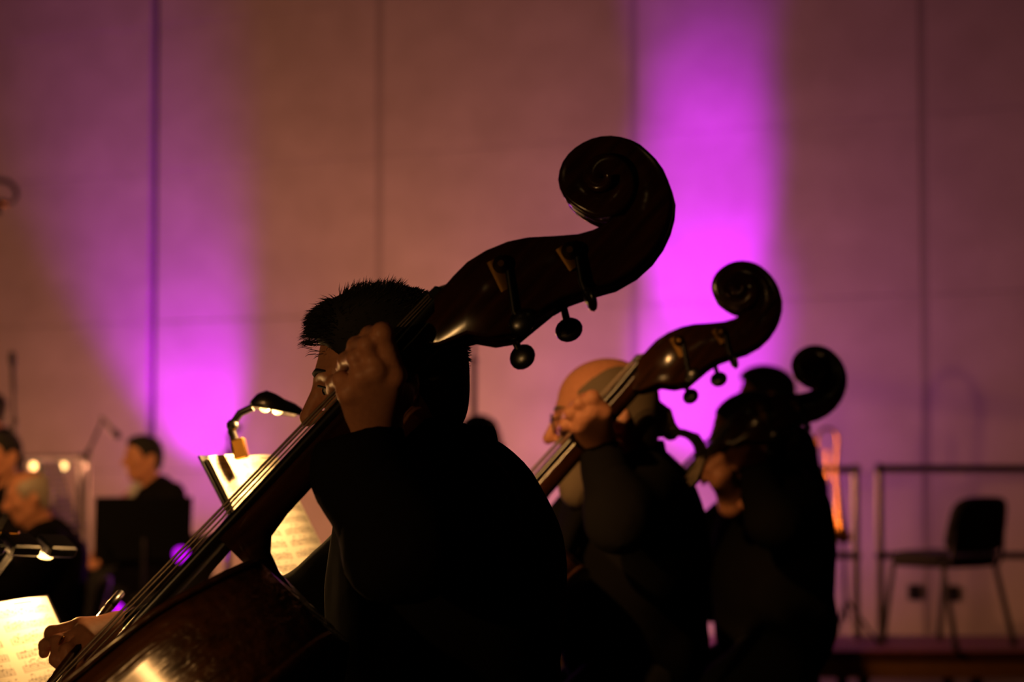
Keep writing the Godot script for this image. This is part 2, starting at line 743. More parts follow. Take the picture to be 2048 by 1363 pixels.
func stage_spot(label: String, pos: Vector3, aim: Vector3, col: Color, energy: float, angle: float) -> void:
	var t := thing("stage_spotlight", label, "spotlight", pos, "stage spotlights under the ceiling")
	var d := (aim - pos).normalized()
	var side := d.cross(Vector3.UP).normalized()
	var q := Solid.new(pos)
	q.lathe(pos, d, [[0.05, -0.34], [0.1, -0.3], [0.11, -0.1], [0.12, 0.0], [0.125, 0.06], [0.115, 0.06], [0.11, 0.01]], 20)
	part(t, "housing", q.mesh(), M.black_metal)
	q = Solid.new(pos)
	q.lathe(pos, d, [[0.108, 0.004], [0.108, 0.012], [0.08, 0.02]], 20)
	part(t, "lens", q.mesh(), M.bulb_warm)
	q = Solid.new(pos)
	var top := pos + Vector3.UP * 0.3
	q.tube([pos + side * 0.14, top + side * 0.14, top - side * 0.14, pos - side * 0.14], 0.012, 8)
	q.tube([top, Vector3(pos.x, 7.5, pos.z)], 0.02, 8)
	part(t, "yoke", q.mesh(), M.black_metal)
	spot(t, "beam", pos + d * 0.07, aim, col, energy, angle, 1.0, 0.1)


func floor_light(label: String, p: Vector3, rad: float, floor_y: float) -> void:
	var o := Vector3(p.x, floor_y, p.z)
	var t := thing("floor_light", label, "light", o)
	var d := (EYE - p).normalized()
	var q := Solid.new(o)
	q.lathe(p, d, [[rad * 0.5, -0.09], [rad * 1.15, -0.07], [rad * 1.2, 0.0], [rad * 1.2, 0.012], [rad * 1.05, 0.012], [rad * 1.03, 0.002]], 18)
	part(t, "housing", q.mesh(), M.black_metal)
	q = Solid.new(o)
	q.lathe(p, d, [[rad, 0.002], [rad, 0.006], [rad * 0.6, 0.01]], 18)
	part(t, "lens", q.mesh(), M.lens_purple)
	q = Solid.new(o)
	q.tube([p - d * 0.04, o + Vector3.UP * 0.01], 0.009, 8)
	q.lathe(o, Vector3.UP, [[0.09, 0.0], [0.09, 0.008], [0.02, 0.014]], 18)
	part(t, "foot", q.mesh(), M.black_metal)
	spot(t, "beam", p + d * 0.02, EYE + Vector3(-1.0, 0, 0), lin(0.62, 0.0, 1.0), 0.25, 35.0, 0.6, rad)


# ------------------------------------------------------------------ risers, rails
func riser(label: String, x0: float, x1: float, z0: float, z1: float, top: float) -> void:
	var o := Vector3((x0 + x1) / 2.0, 0, (z0 + z1) / 2.0)
	var t := thing("stage_riser", label, "riser", o)
	var q := Solid.new(o)
	q.box(Vector3(o.x, top - 0.02, o.z), Vector3(x1 - x0, 0.04, z1 - z0), Basis.IDENTITY, 0.004)
	part(t, "deck", q.mesh(), M.deck_board)
	q = Solid.new(o)
	var hgt := minf(0.1, top - 0.045)
	q.box(Vector3(o.x, top - 0.04 - hgt / 2.0, z1 - 0.03), Vector3(x1 - x0, hgt, 0.04), Basis.IDENTITY, 0.004)
	part(t, "fascia", q.mesh(), M.fascia_wood)
	if top > 0.2:
		var n := int((x1 - x0) / 0.55)
		for i in n + 1:
			for z in [z0 + 0.1, z1 - 0.12]:
				q = Solid.new(o)
				q.box(Vector3(lerpf(x0 + 0.06, x1 - 0.06, float(i) / n), (top - 0.04) / 2.0, z), Vector3(0.06, top - 0.04, 0.06), Basis.IDENTITY, 0.004)
				part(t, "leg", q.mesh(), M.steel_dark)


func railing(label: String, a: Vector3, b: Vector3, hgt: float, mid: float, posts: int, m := "rail_steel") -> void:
	var o := (a + b) / 2.0
	var t := thing("guard_rail", label, "railing", o)
	var r := 0.021
	var up := Vector3.UP
	for i in posts:
		var p := a.lerp(b, float(i) / (posts - 1))
		var q := Solid.new(o)
		q.tube([p, p + up * (hgt - 0.02)], r, 12)
		part(t, "post", q.mesh(), M[m])
		q = Solid.new(o)
		q.lathe(p, up, [[0.05, 0.0], [0.05, 0.008], [0.026, 0.012], [0.026, 0.05]], 14)
		part(t, "foot", q.mesh(), M[m])
	for k in [[hgt, "top_rail"], [mid, "middle_rail"]]:
		var q := Solid.new(o)
		q.tube([a + up * k[0], b + up * k[0]], r, 12)
		part(t, k[1], q.mesh(), M[m])
		for i in posts:
			var p: Vector3 = a.lerp(b, float(i) / (posts - 1)) + up * k[0]
			q = Solid.new(o)
			q.ball(p, Vector3.ONE * 0.031, Basis.IDENTITY, 12)
			part(t, "clamp", q.mesh(), M[m])


func make_platforms() -> void:
	riser("wooden riser with a pale fascia under the empty black chair", 0.6, 5.4, -11.85, -10.9, 0.32)
	riser("low wooden riser under the musicians beside the purple wash light", -6.4, -1.9, -15.4, -9.8, 0.12)
	var z := 11.76
	railing("grey tubular guard rail behind the empty black chair", Vector3((1757 - 1024) / FOCAL * z, 0.32, -z), Vector3(5.3, 0.32, -z), 0.935, 0.45, 3)
	railing("grey tubular guard rail behind the brass instrument on its stand", Vector3(0.7, 0.32, -z), Vector3((1709 - 1024) / FOCAL * z, 0.32, -z), 0.93, 0.45, 2)
	z = 13.2
	railing("dark guard rail behind the musicians left of the purple column of light", at(-140, 920, z) * Vector3(1, 0, 1) + Vector3(0, 0.12, 0), at(160, 920, z) * Vector3(1, 0, 1) + Vector3(0, 0.12, 0), 1.19, 0.6, 2, "steel_dark")


# ------------------------------------------------------------------ double basses
const BASS_SCALE := 1647.0

func bl(x: float, y: float) -> Vector2:
	# a pixel on the first bass -> (along the neck from the nut, out of the fingerboard) in metres
	var d := Vector2(x - 870.0, 600.0 - y) / BASS_SCALE
	return Vector2(d.dot(Vector2(0.681, 0.732)), d.dot(Vector2(-0.732, 0.681)) / 0.968)


func half_width(y: float) -> float:
	# body outline: distance below the top of the body -> half its width
	var tab := [[0.0, 0.03], [0.01, 0.055], [0.03, 0.088], [0.06, 0.13], [0.085, 0.162], [0.105, 0.183], [0.125, 0.198], [0.15, 0.212], [0.2, 0.234], [0.25, 0.252], [0.31, 0.262], [0.38, 0.235], [0.45, 0.195], [0.52, 0.18], [0.58, 0.185], [0.63, 0.21], [0.66, 0.245], [0.72, 0.292], [0.8, 0.33], [0.87, 0.34], [0.95, 0.325], [1.02, 0.28], [1.07, 0.21], [1.1, 0.13], [1.115, 0.06], [1.12, 0.004]]
	for i in tab.size() - 1:
		if y <= tab[i + 1][0]:
			return lerpf(tab[i][1], tab[i + 1][1], (y - tab[i][0]) / (tab[i + 1][0] - tab[i][0]))
	return 0.004


func spiral(deg: float) -> float:
	var tab := [[-62, 176], [-50, 163], [-38, 152], [-25, 142], [-13, 134], [1, 122], [15, 113], [30, 104], [48, 100], [66, 95], [82, 93], [101, 91], [118, 90], [136, 90.5], [153, 92], [165, 92], [180, 92], [190, 90], [204, 87], [217, 81], [232, 77], [251, 77], [265, 78], [280, 76], [300, 72], [330, 66], [360, 60], [420, 52], [480, 46], [540, 40], [600, 33], [660, 26], [720, 20]]
	for i in tab.size() - 1:
		if deg <= tab[i + 1][0]:
			return lerpf(tab[i][1], tab[i + 1][1], (deg - tab[i][0]) / (tab[i + 1][0] - tab[i][0]))
	return 18.0


func scroll_mesh() -> ArrayMesh:
	var s := Solid.new()
	var rings := []
	# [front edge x, y, back edge x, y, half width, depth of the peg slot]
	var box := [[872, 598, 858, 700, 0.021, 0.0], [893, 584, 884, 699, 0.023, 0.0], [915, 562, 912, 691, 0.028, 0.012], [944, 535, 944, 680, 0.031, 0.035], [981, 513, 983, 687, 0.032, 0.04], [1025, 495, 1030, 680, 0.031, 0.04], [1065, 487, 1060, 656, 0.03, 0.04], [1117, 484.5, 1098, 626, 0.028, 0.036], [1161, 481, 1132, 607, 0.026, 0.02], [1190, 473, 1175, 592.5, 0.025, 0.0], [1216, 461, 1225, 579, 0.0245, 0.0], [1232, 446, 1266, 556, 0.024, 0.0]]
	var pairs := []
	for q in box:
		pairs.append([bl(q[0], q[1]), bl(q[2], q[3]), q[4], q[5]])
	var deg := -62.0
	while deg <= 720.0:
		var a := deg_to_rad(deg)
		var dir := Vector2(cos(a), -sin(a))
		var c := Vector2(1215, 372)
		var ro := spiral(deg)
		var ri := (spiral(deg + 360.0) - 4.0 if deg < 360.0 else 2.0)
		if deg < 0.0:
			ri = lerpf(80.0, 56.0, clampf((deg + 62.0) / 62.0, 0.0, 1.0))
		var w := lerpf(0.024, 0.0215, clampf((deg + 62.0) / 160.0, 0.0, 1.0)) if deg < 98.0 else lerpf(0.0215, 0.044, (deg - 98.0) / 622.0)
		var pi_ := c + dir * ri
		var po := c + dir * ro
		pairs.append([bl(pi_.x, pi_.y), bl(po.x, po.y), w, 0.0])
		deg += 12.0
	for q in pairs:
		var fi: Vector2 = q[0]
		var bo: Vector2 = q[1]
		var w: float = q[2]
		var cav: float = q[3]
		var inw := (bo - fi).normalized()
		var r := PackedVector3Array()
		for e in [[-w, 0.003], [-w * 0.9, 0.0], [-w * 0.62, 0.0], [-w * 0.6, cav], [w * 0.6, cav], [w * 0.62, 0.0], [w * 0.9, 0.0], [w, 0.003]]:
			var p: Vector2 = fi + inw * e[1]
			r.append(Vector3(e[0], p.x, p.y))
		for e in [[w, 0.004], [w * 0.93, 0.0], [w * 0.82, 0.0005], [w * 0.5, 0.0055], [w * 0.16, 0.001], [0.0, 0.0], [-w * 0.16, 0.001], [-w * 0.5, 0.0055], [-w * 0.82, 0.0005], [-w * 0.93, 0.0], [-w, 0.004]]:
			var p: Vector2 = bo - inw * e[1]
			r.append(Vector3(e[0], p.x, p.y))
		rings.append(r)
	s.loft(rings, true, 0, -1)
	return s.mesh()


func make_bass() -> Node3D:
	var t := thing("double_bass", "dark varnished double bass with large carved scroll held by the nearest player", "double bass")
	part(t, "scroll", scroll_mesh(), M.carved_varnish)
	# fingerboard and neck
	var q := Solid.new()
	var rings := []
	for i in 13:
		var y := -0.86 * i / 12.0
		var w := lerpf(0.0215, 0.046, i / 12.0)
		var r := PackedVector3Array()
		for j in 9:
			var u := j / 4.0 - 1.0
			r.append(Vector3(u * w, y, -u * u * w * w / 0.16))
		r.append(Vector3(w, y, -0.017))
		r.append(Vector3(-w, y, -0.017))
		rings.append(r)
	q.loft(rings, true, 0, -1)
	part(t, "fingerboard", q.mesh(), M.ebony)
	q = Solid.new()
	rings = []
	for k in [[0.012, 0.021, 0.05], [-0.05, 0.0215, 0.0465], [-0.15, 0.0235, 0.046], [-0.25, 0.0255, 0.047], [-0.31, 0.027, 0.0475], [-0.343, 0.028, 0.052], [-0.358, 0.029, 0.066], [-0.366, 0.03, 0.09], [-0.372, 0.031, 0.13], [-0.378, 0.031, 0.2], [-0.385, 0.031, 0.2]]:
		var r := PackedVector3Array()
		for j in 13:
			var a := PI * j / 12.0
			r.append(Vector3(cos(a) * k[1], k[0], -0.016 - sin(a) * (k[2] - 0.016)))
		rings.append(r)
	q.loft(rings)
	part(t, "neck", q.mesh(), M.carved_varnish)
	q = Solid.new()
	q.box(Vector3(0, 0.006, -0.004), Vector3(0.043, 0.016, 0.02), Basis.IDENTITY, 0.002)
	part(t, "nut", q.mesh(), M.ebony)
	# body: front plate, ribs, back plate
	var ys := []
	var yy := 0.0
	while yy < 1.12:
		ys.append(yy)
		yy += 0.004 if yy < 0.05 else 0.016
	ys.append(1.12)
	var top_z := func(y: float) -> float: return -0.074 - 0.05 * maxf(y - 0.25, 0.0)
	var rib := func(y: float) -> float: return lerpf(0.125, 0.2, clampf(y / 0.4, 0.0, 1.0))
	var plate := func(front: bool) -> ArrayMesh:
		var sh := Solid.new()
		var rs := []
		for y in ys:
			var w: float = half_width(y) + 0.006
			var z: float = top_z.call(y) + 0.001
			var arch := 0.028 * sin(PI * clampf(y / 1.12, 0.02, 0.98)) if front else 0.006
			if not front:
				z -= rib.call(y)
			var r := PackedVector3Array()
			var sgn := 1.0 if front else -1.0
			for j in 17:
				var u := j / 8.0 - 1.0
				r.append(Vector3(u * w, -0.37 - y, z + sgn * (0.004 + arch * pow(1.0 - u * u, 0.8))))
			for j in 17:
				var u := 1.0 - j / 8.0
				r.append(Vector3(u * w, -0.37 - y, z - sgn * (0.004 - arch * 0.9 * pow(1.0 - u * u, 0.8))))
			rs.append(r)
		sh.loft(rs, true, 0, -1)
		return sh.mesh()
	part(t, "front_plate", plate.call(true), M.bass_varnish)
	part(t, "back_plate", plate.call(false), M.bass_varnish)
	q = Solid.new()
	rings = []
	for y in ys:
		var w := half_width(y)
		var z: float = top_z.call(y)
		var d: float = rib.call(y)
		var r := PackedVector3Array()
		for e in [[w, 0.0], [w, 0.25], [w, 0.5], [w, 0.75], [w, 1.0], [-w, 1.0], [-w, 0.75], [-w, 0.5], [-w, 0.25], [-w, 0.0]]:
			r.append(Vector3(e[0], -0.37 - y, z - d * e[1]))
		rings.append(r)
	q.loft(rings, true, 0, -1)
	part(t, "ribs", q.mesh(), M.bass_varnish)
	# bridge, tailpiece, strings, endpin
	var zb: float = top_z.call(0.62) + 0.03
	var hb := 0.022 - zb
	q = Solid.new()
	rings = []
	for k in [[0.0, 0.075, 0.012], [0.02, 0.06, 0.011], [0.04, 0.04, 0.009], [0.08, 0.058, 0.007], [hb - 0.008, 0.05, 0.005], [hb - 0.001, 0.035, 0.004]]:
		var r := PackedVector3Array()
		for e in [[1, 1], [-1, 1], [-1, -1], [1, -1]]:
			r.append(Vector3(e[0] * k[1], -0.99 + e[1] * k[2], zb + k[0]))
		rings.append(r)
	q.loft(rings, true, -1)
	part(t, "bridge", q.mesh(), M.fascia_wood)
	q = Solid.new()
	q.tube([Vector3(0, -1.12, zb + 0.05), Vector3(0, -1.44, zb - 0.03)], [0.042, 0.025], 10, Vector3(0, 0, 1), 0.3)
	part(t, "tailpiece", q.mesh(), M.ebony)
	for k in 4:
		q = Solid.new()
		var u := k - 1.5
		q.tube([Vector3(u * 0.009, 0.05, -0.02), Vector3(u * 0.0098, 0.008, 0.006), Vector3(u * 0.027, -0.99, zb + hb - absf(u) * 0.004), Vector3(u * 0.018, -1.14, zb + 0.06)], 0.0009 + 0.0003 * k, 6)
		part(t, "string", q.mesh(), M.string_steel)
	q = Solid.new()
	var ez: float = top_z.call(1.12) - 0.09
	q.tube([Vector3(0, -1.48, ez), Vector3(0, -2.035, ez)], 0.006, 8)
	q.lathe(Vector3(0, -1.485, ez), Vector3(0, -1, 0), [[0.02, 0], [0.02, 0.03], [0.008, 0.045]], 12)
	part(t, "endpin", q.mesh(), M.nickel)
	# tuning machines: a plate on the cheek, a gear wheel, a stem towards the back and a flat key
	for k in [[1003, 560, 1012, 655, 1035, 704, -1.0, 0.25, 0], [1015, 545, 1040, 640, 1054, 659, 1.0, 0.1, 1], [1098, 545, 1118, 605, 1128, 650, -1.0, 0.1, 2], [1150, 520, 1172, 582, 1187, 616, 1.0, 1.25, 3]]:
		var side: float = k[6]
		var x := 0.034 * side
		var g := bl(k[0], k[1])
		var m := bl(k[2], k[3])
		var h := bl(k[4], k[5])
		q = Solid.new()
		q.tube([Vector3(x * 0.93, g.x, g.y + 0.012), Vector3(x * 0.93, (g.x + m.x) / 2.0, (g.y + m.y) / 2.0)], [0.013, 0.011], 12, Vector3(1, 0, 0), 0.18)
		var holder := part(t, "tuning_machine", q.mesh(), M.old_brass)
		q = Solid.new()
		q.lathe(Vector3(x * 0.95, g.x, g.y), Vector3(side, 0, 0), [[0.011, 0.0], [0.011, 0.006], [0.004, 0.007], [0.004, 0.01]], 16)
		part(holder, "gear_wheel", q.mesh(), M.old_brass)
		q = Solid.new()
		var dirv := (h - m).normalized()
		var st := Vector3(x, m.x, m.y)
		var hd := Vector3(x, h.x, h.y)
		q.tube([Vector3(x, g.x + 0.008, g.y), st, hd], [0.004, 0.0045, 0.005], 8)
		part(holder, "stem", q.mesh(), M.steel_dark)
		q = Solid.new()
		var along := Vector3(0, dirv.x, dirv.y)
		var turn: float = k[7]
		var across := Vector3(1, 0, 0).cross(along).rotated(along, turn)
		var b := Basis(across, along, across.cross(along))
		q.ball(hd, Vector3(0.0175, 0.0152, 0.0062), b, 16)
		part(holder, "key", q.mesh(), M.ebony)
	return t


func bass_basis(phi := 0.25, lean := 0.0) -> Basis:
	var ey := Vector3(0.681, 0.732, 0).rotated(Vector3(0, 0, 1), lean)
	var e0 := Vector3(-0.732, 0.681, 0).rotated(Vector3(0, 0, 1), lean)
	var ex := Vector3(0, 0, 1) * cos(phi) + e0 * sin(phi)
	return Basis(ex, ey, ex.cross(ey))


var NUT1: Vector3
var NUT2: Vector3
var NUT3: Vector3

func make_basses() -> void:
	NUT1 = at(870, 600, 2.55)
	NUT2 = at(1273, 725, 4.18)
	NUT3 = at(1458, 845, 5.25)
	var b1 := make_bass()
	b1.transform = Transform3D(bass_basis(), NUT1)
	b1.set_meta("group", "double basses")
	var b2 := b1.duplicate()
	b2.name = numbered("double_bass")
	add_child(b2)
	b2.transform = Transform3D(bass_basis(0.25, 0.02), NUT2)
	b2.set_meta("label", "double bass held by the grey player with glasses and a ponytail")
	var b3 := b1.duplicate()
	b3.name = numbered("double_bass")
	add_child(b3)
	b3.transform = Transform3D(bass_basis(0.25, -0.02), NUT3)
	b3.set_meta("label", "double bass crossing the face of the dark haired player beside the brass instrument")
	b1.set_meta("label", "double bass with the largest carved scroll, held by the quiffed player")


# ------------------------------------------------------------------ people
func frame_of(f: Vector3, u: Vector3) -> Basis:
	# x forward, y up, z to the left side of the head
	var ff := f.normalized()
	var uu := (u - ff * u.dot(ff)).normalized()
	return Basis(ff, uu, ff.cross(uu))


func head_field(c: Vector3, fr: Basis, s: float, nose := 1.0) -> Field:
	var fd := Field.new()
	var g := func(f: float, u: float, z: float) -> Vector3: return c + fr * (Vector3(f, u, z) * s)
	fd.ell(g.call(0, 0.03, 0), Vector3(0.093, 0.079, 0.074) * s, fr)
	fd.ell(g.call(0.028, -0.04, 0), Vector3(0.066, 0.078, 0.058) * s, fr, 0.03)
	fd.cap(g.call(0.06, -0.097, -0.008), g.call(0.06, -0.097, 0.008), 0.021 * s, 0.021 * s, 0.025)
	for z in [-1.0, 1.0]:
		fd.cap(g.call(-0.015, -0.05, 0.053 * z), g.call(0.05, -0.094, 0.018 * z), 0.018 * s, 0.018 * s, 0.03)
		fd.cap(g.call(0.084, 0.021, 0.012 * z), g.call(0.07, 0.02, 0.045 * z), 0.0125 * s, 0.011 * s, 0.02)
		fd.ell(g.call(0.058, -0.022, 0.043 * z), Vector3(0.026, 0.02, 0.02) * s, fr, 0.025)
	fd.cap(g.call(0.0, -0.02, 0), g.call(-0.035, -0.15, 0), 0.05 * s, 0.055 * s, 0.03)
	for z in [-1.0, 1.0]:
		fd.ell(g.call(0.097, 0.002, 0.032 * z), Vector3(0.013, 0.012, 0.018) * s, fr, 0.012, 1)
	for z in [-1.0, 1.0]:
		fd.ell(g.call(0.077, 0.002, 0.032 * z), Vector3.ONE * 0.0135 * s, fr, 0.004)
	fd.cap(g.call(0.092, 0.014, 0), g.call(0.09 + 0.03 * nose, -0.028, 0), 0.009 * s, 0.0115 * s, 0.012)
	for z in [-1.0, 1.0]:
		fd.cap(g.call(0.1, -0.034, 0.008 * z), g.call(0.096, -0.035, 0.013 * z), 0.009 * s, 0.008 * s, 0.008)
	fd.cap(g.call(0.09, -0.058, -0.014), g.call(0.09, -0.058, 0.014), 0.0085 * s, 0.0085 * s, 0.008)
	fd.cap(g.call(0.087, -0.07, -0.012), g.call(0.087, -0.07, 0.012), 0.009 * s, 0.009 * s, 0.008)
	for z in [-1.0, 1.0]:
		var tilt := fr * Basis(Vector3(1, 0, 0), -0.25 * z) * Basis(Vector3(0, 1, 0), 0.3 * z)
		fd.ell(g.call(-0.018, -0.012, 0.077 * z), Vector3(0.019, 0.033, 0.008) * s, tilt, 0.008)
		fd.ell(g.call(-0.014, -0.008, 0.0855 * z), Vector3(0.011, 0.02, 0.006) * s, tilt, 0.005, 1)
	return fd


func hair_field(c: Vector3, fr: Basis, s: float, style: String) -> Field:
	var fd := Field.new()
	var g := func(f: float, u: float, z: float) -> Vector3: return c + fr * (Vector3(f, u, z) * s)
	fd.ell(g.call(-0.004, 0.033, 0), Vector3(0.0985, 0.084, 0.08) * s, fr)
	if style == "quiff":
		fd.ell(g.call(0.047, 0.087, 0), Vector3(0.044, 0.027, 0.055) * s, fr, 0.02)
		fd.ell(g.call(0.01, 0.1, 0), Vector3(0.06, 0.022, 0.055) * s, fr, 0.02)
	elif style == "full":
		fd.ell(g.call(0.03, 0.075, 0), Vector3(0.065, 0.04, 0.066) * s, fr, 0.02)
	fd.ell(g.call(-0.05, -0.02, 0), Vector3(0.045, 0.07, 0.06) * s, fr, 0.03)
	fd.ell(g.call(0.088, -0.028, 0), Vector3(0.066, 0.1 if style != "quiff" else 0.088, 0.12) * s, fr, 0.01, 1)
	for z in [-1.0, 1.0]:
		fd.ell(g.call(-0.012, -0.045, 0.085 * z), Vector3(0.026, 0.062, 0.04) * s, fr, 0.008, 1)
	fd.cut(g.call(-0.05, -0.09, 0), fr * Vector3(0.3, -1, 0), 0.01)
	if style == "bald":
		fd.ell(g.call(0.04, 0.1, 0), Vector3(0.125, 0.1, 0.066) * s, fr, 0.012, 1)
	return fd


func finger(fd: Field, pts: Array, r: float, k := 0.006) -> void:
	for i in pts.size() - 1:
		var r0 := r * (1.0 - 0.07 * i)
		fd.cap(pts[i], pts[i + 1], r0, r * (1.0 - 0.07 * (i + 1)), k)
		if i > 0:
			fd.cap(pts[i], pts[i], r0 * 1.07, r0 * 1.07, k)


func hand_field(w: Vector3, d: Vector3, n: Vector3, s: float, curl: float, mirror := 1.0) -> Field:
	# w wrist, d towards the knuckles, n out of the back of the hand; five separate fingers that curl into the palm
	var fd := Field.new()
	var dd := d.normalized()
	var nn := (n - dd * n.dot(dd)).normalized()
	var ss := dd.cross(nn) * mirror
	fd.cap(w - dd * 0.05 * s, w + dd * 0.01 * s, 0.03 * s, 0.026 * s, 0.02)
	var lens := [0.072, 0.08, 0.074, 0.058]
	for i in 4:
		var u := (i - 1.5) * 0.0205
		var mcp := w + (dd * (0.092 - absf(u) * 0.25) + ss * u) * s
		fd.cap(w + (dd * 0.02 + ss * u * 0.6) * s, mcp, 0.015 * s, 0.0125 * s, 0.018)
		var a := curl * 0.5
		var l: float = lens[i] * s
		var p1 := mcp + (dd * cos(a) - nn * sin(a)) * l * 0.5
		a += curl
		var p2 := p1 + (dd * cos(a) - nn * sin(a)) * l * 0.31
		a += curl * 0.7
		var p3 := p2 + (dd * cos(a) - nn * sin(a)) * l * 0.22
		finger(fd, [mcp, p1, p2, p3], 0.0098 * s)
	var b := w + (dd * 0.025 - ss * 0.026 - nn * 0.008) * s
	var t1 := b + (dd * 0.035 - ss * 0.022 - nn * 0.014) * s
	var t2 := t1 + (dd * 0.03 - nn * 0.012) * s
	finger(fd, [w + dd * 0.01 * s, b, t1, t2], 0.0125 * s, 0.012)
	return fd


func surfaces(jobs: Array) -> Array:
	# jobs of [field, cell]: their surfaces, made on all cores
	var made := []
	for k in jobs:
		made.append(Nets.new())
	var work := func(i: int) -> void: (made[i] as Nets).nets(jobs[i][0], jobs[i][1])
	var id := WorkerThreadPool.add_group_task(work, jobs.size(), -1, true)
	WorkerThreadPool.wait_for_group_task_completion(id)
	return made


func person(called_label: String, group: String, j: Dictionary, o: Dictionary) -> Node3D:
	var base := Vector3(j.pelvis.x, o.get("floor", 0.0), j.pelvis.z)
	var t := thing("person", called_label, "person", base, group)
	var fine: float = o.get("cell", 0.006)
	var fr := frame_of(j.face, j.crown)
	var hs: float = o.get("head", 1.0)
	# the body: trunk and limbs, head and hands in one mesh
	var fd := Field.new()
	fd.cap(j.pelvis, j.chest, 0.095, 0.095, 0.04)
	fd.cap(j.chest, j.neck, 0.075, 0.05, 0.04)
	fd.cap(j.neck, j.head, 0.05, 0.05, 0.02)
	for s in ["l", "r"]:
		fd.cap(j.chest, j["shoulder_" + s], 0.06, 0.045, 0.04)
		fd.cap(j["shoulder_" + s], j["elbow_" + s], 0.045, 0.036, 0.02)
		fd.cap(j["elbow_" + s], j["wrist_" + s], 0.036, 0.024, 0.02)
		fd.cap(j.pelvis, j["hip_" + s], 0.09, 0.085, 0.03)
		fd.cap(j["hip_" + s], j["knee_" + s], 0.078, 0.055, 0.03)
		fd.cap(j["knee_" + s], j["ankle_" + s], 0.052, 0.035, 0.03)
	var legs := Field.new()
	for s in ["l", "r"]:
		legs.cap(j.pelvis, j["hip_" + s], 0.115, 0.105, 0.03)
		legs.cap(j["hip_" + s], j["knee_" + s], 0.1, 0.075, 0.03)
		legs.cap(j["knee_" + s], j["ankle_" + s], 0.072, 0.06, 0.03)
	var jf: Field = j.jacket
	jf.noise = folds
	jf.amp = o.get("fold", 0.008)
	var hand_cell: float = o.get("hand_cell", fine)
	var cloth: float = o.get("cloth", 0.016)
	var jobs := [[fd, 0.03], [head_field(j.head, fr, hs, o.get("nose", 1.0)), fine], [j.hand_l, hand_cell], [j.hand_r, hand_cell], [legs, 0.028], [jf, cloth]]
	for extra in j.get("sleeves", []):
		jobs.append([extra, cloth * 0.7])
	if o.has("style"):
		var hf := hair_field(j.head, fr, hs, o.style)
		hf.noise = folds
		hf.amp = 0.004
		jobs.append([hf, maxf(fine, 0.005)])
	var made := surfaces(jobs)
	for k in [1, 2, 3]:
		made[0].join(made[k])
	part(t, "body", made[0].mesh(base), M.skin)
	# eyes and brows
	var g := func(f: float, u: float, z: float) -> Vector3: return j.head + fr * (Vector3(f, u, z) * hs)
	if fine < 0.007:
		for z in [-1.0, 1.0]:
			var q := Solid.new(base)
			q.ball(g.call(0.0795, 0.001, 0.032 * z), Vector3(0.0118, 0.0095, 0.0125) * hs, fr, 12)
			var eye := part(t, "eye", q.mesh(), M.eye_white)
			q = Solid.new(base)
			q.ball(g.call(0.0895, 0.0, 0.033 * z), Vector3(0.003, 0.005, 0.005) * hs, fr, 10)
			part(eye, "iris", q.mesh(), M.iris)
			q = Solid.new(base)
			q.tube([g.call(0.099, 0.022, 0.008 * z), g.call(0.0985, 0.026, 0.018 * z), g.call(0.094, 0.0285, 0.032 * z), g.call(0.081, 0.025, 0.05 * z)], [0.002, 0.0036, 0.0034, 0.0012], 8)
			q.tube([g.call(0.091, 0.006, 0.018 * z), g.call(0.0955, 0.0085, 0.032 * z), g.call(0.086, 0.004, 0.047 * z)], [0.0012, 0.0018, 0.0012], 6)
			part(t, "eyebrow", q.mesh(), M[o.get("hair", "hair_dark")])
		var lp := Solid.new(base)
		lp.tube([g.call(0.089, -0.064, -0.021), g.call(0.0975, -0.0635, 0), g.call(0.089, -0.064, 0.021)], [0.002, 0.004, 0.002], 6)
		part(t, "lips", lp.mesh(), M.lips)
	if o.has("style"):
		var hair := part(t, "hair", made[-1].mesh(base), M[o.hair])
		if o.has("strands"):
			part(hair, "loose_strands", strands(base, j.head, fr, hs, o.strands), M[o.hair]).set_meta("kind", "stuff")
	for k in j.get("sleeves", []).size():
		made[5].join(made[6 + k])
	part(t, "jacket", made[5].mesh(base), M.black_wool)
	part(t, "trousers", made[4].mesh(base), M.black_trouser)
	for s in ["l", "r"]:
		var ft := Solid.new(base)
		var a: Vector3 = j["ankle_" + s]
		var fw := Vector3(fr.x.x, 0, fr.x.z).normalized()
		var y := base.y + 0.036
		ft.tube([Vector3(a.x, y, a.z) - fw * 0.07, Vector3(a.x, y, a.z) - fw * 0.05, Vector3(a.x, y, a.z) + fw * 0.06, Vector3(a.x, y, a.z) + fw * 0.15, Vector3(a.x, y, a.z) + fw * 0.19], [0.02, 0.042, 0.046, 0.046, 0.02], 12, Vector3.UP, 0.78)
		part(t, "shoe", ft.mesh(), M.shoe_leather)
	return t


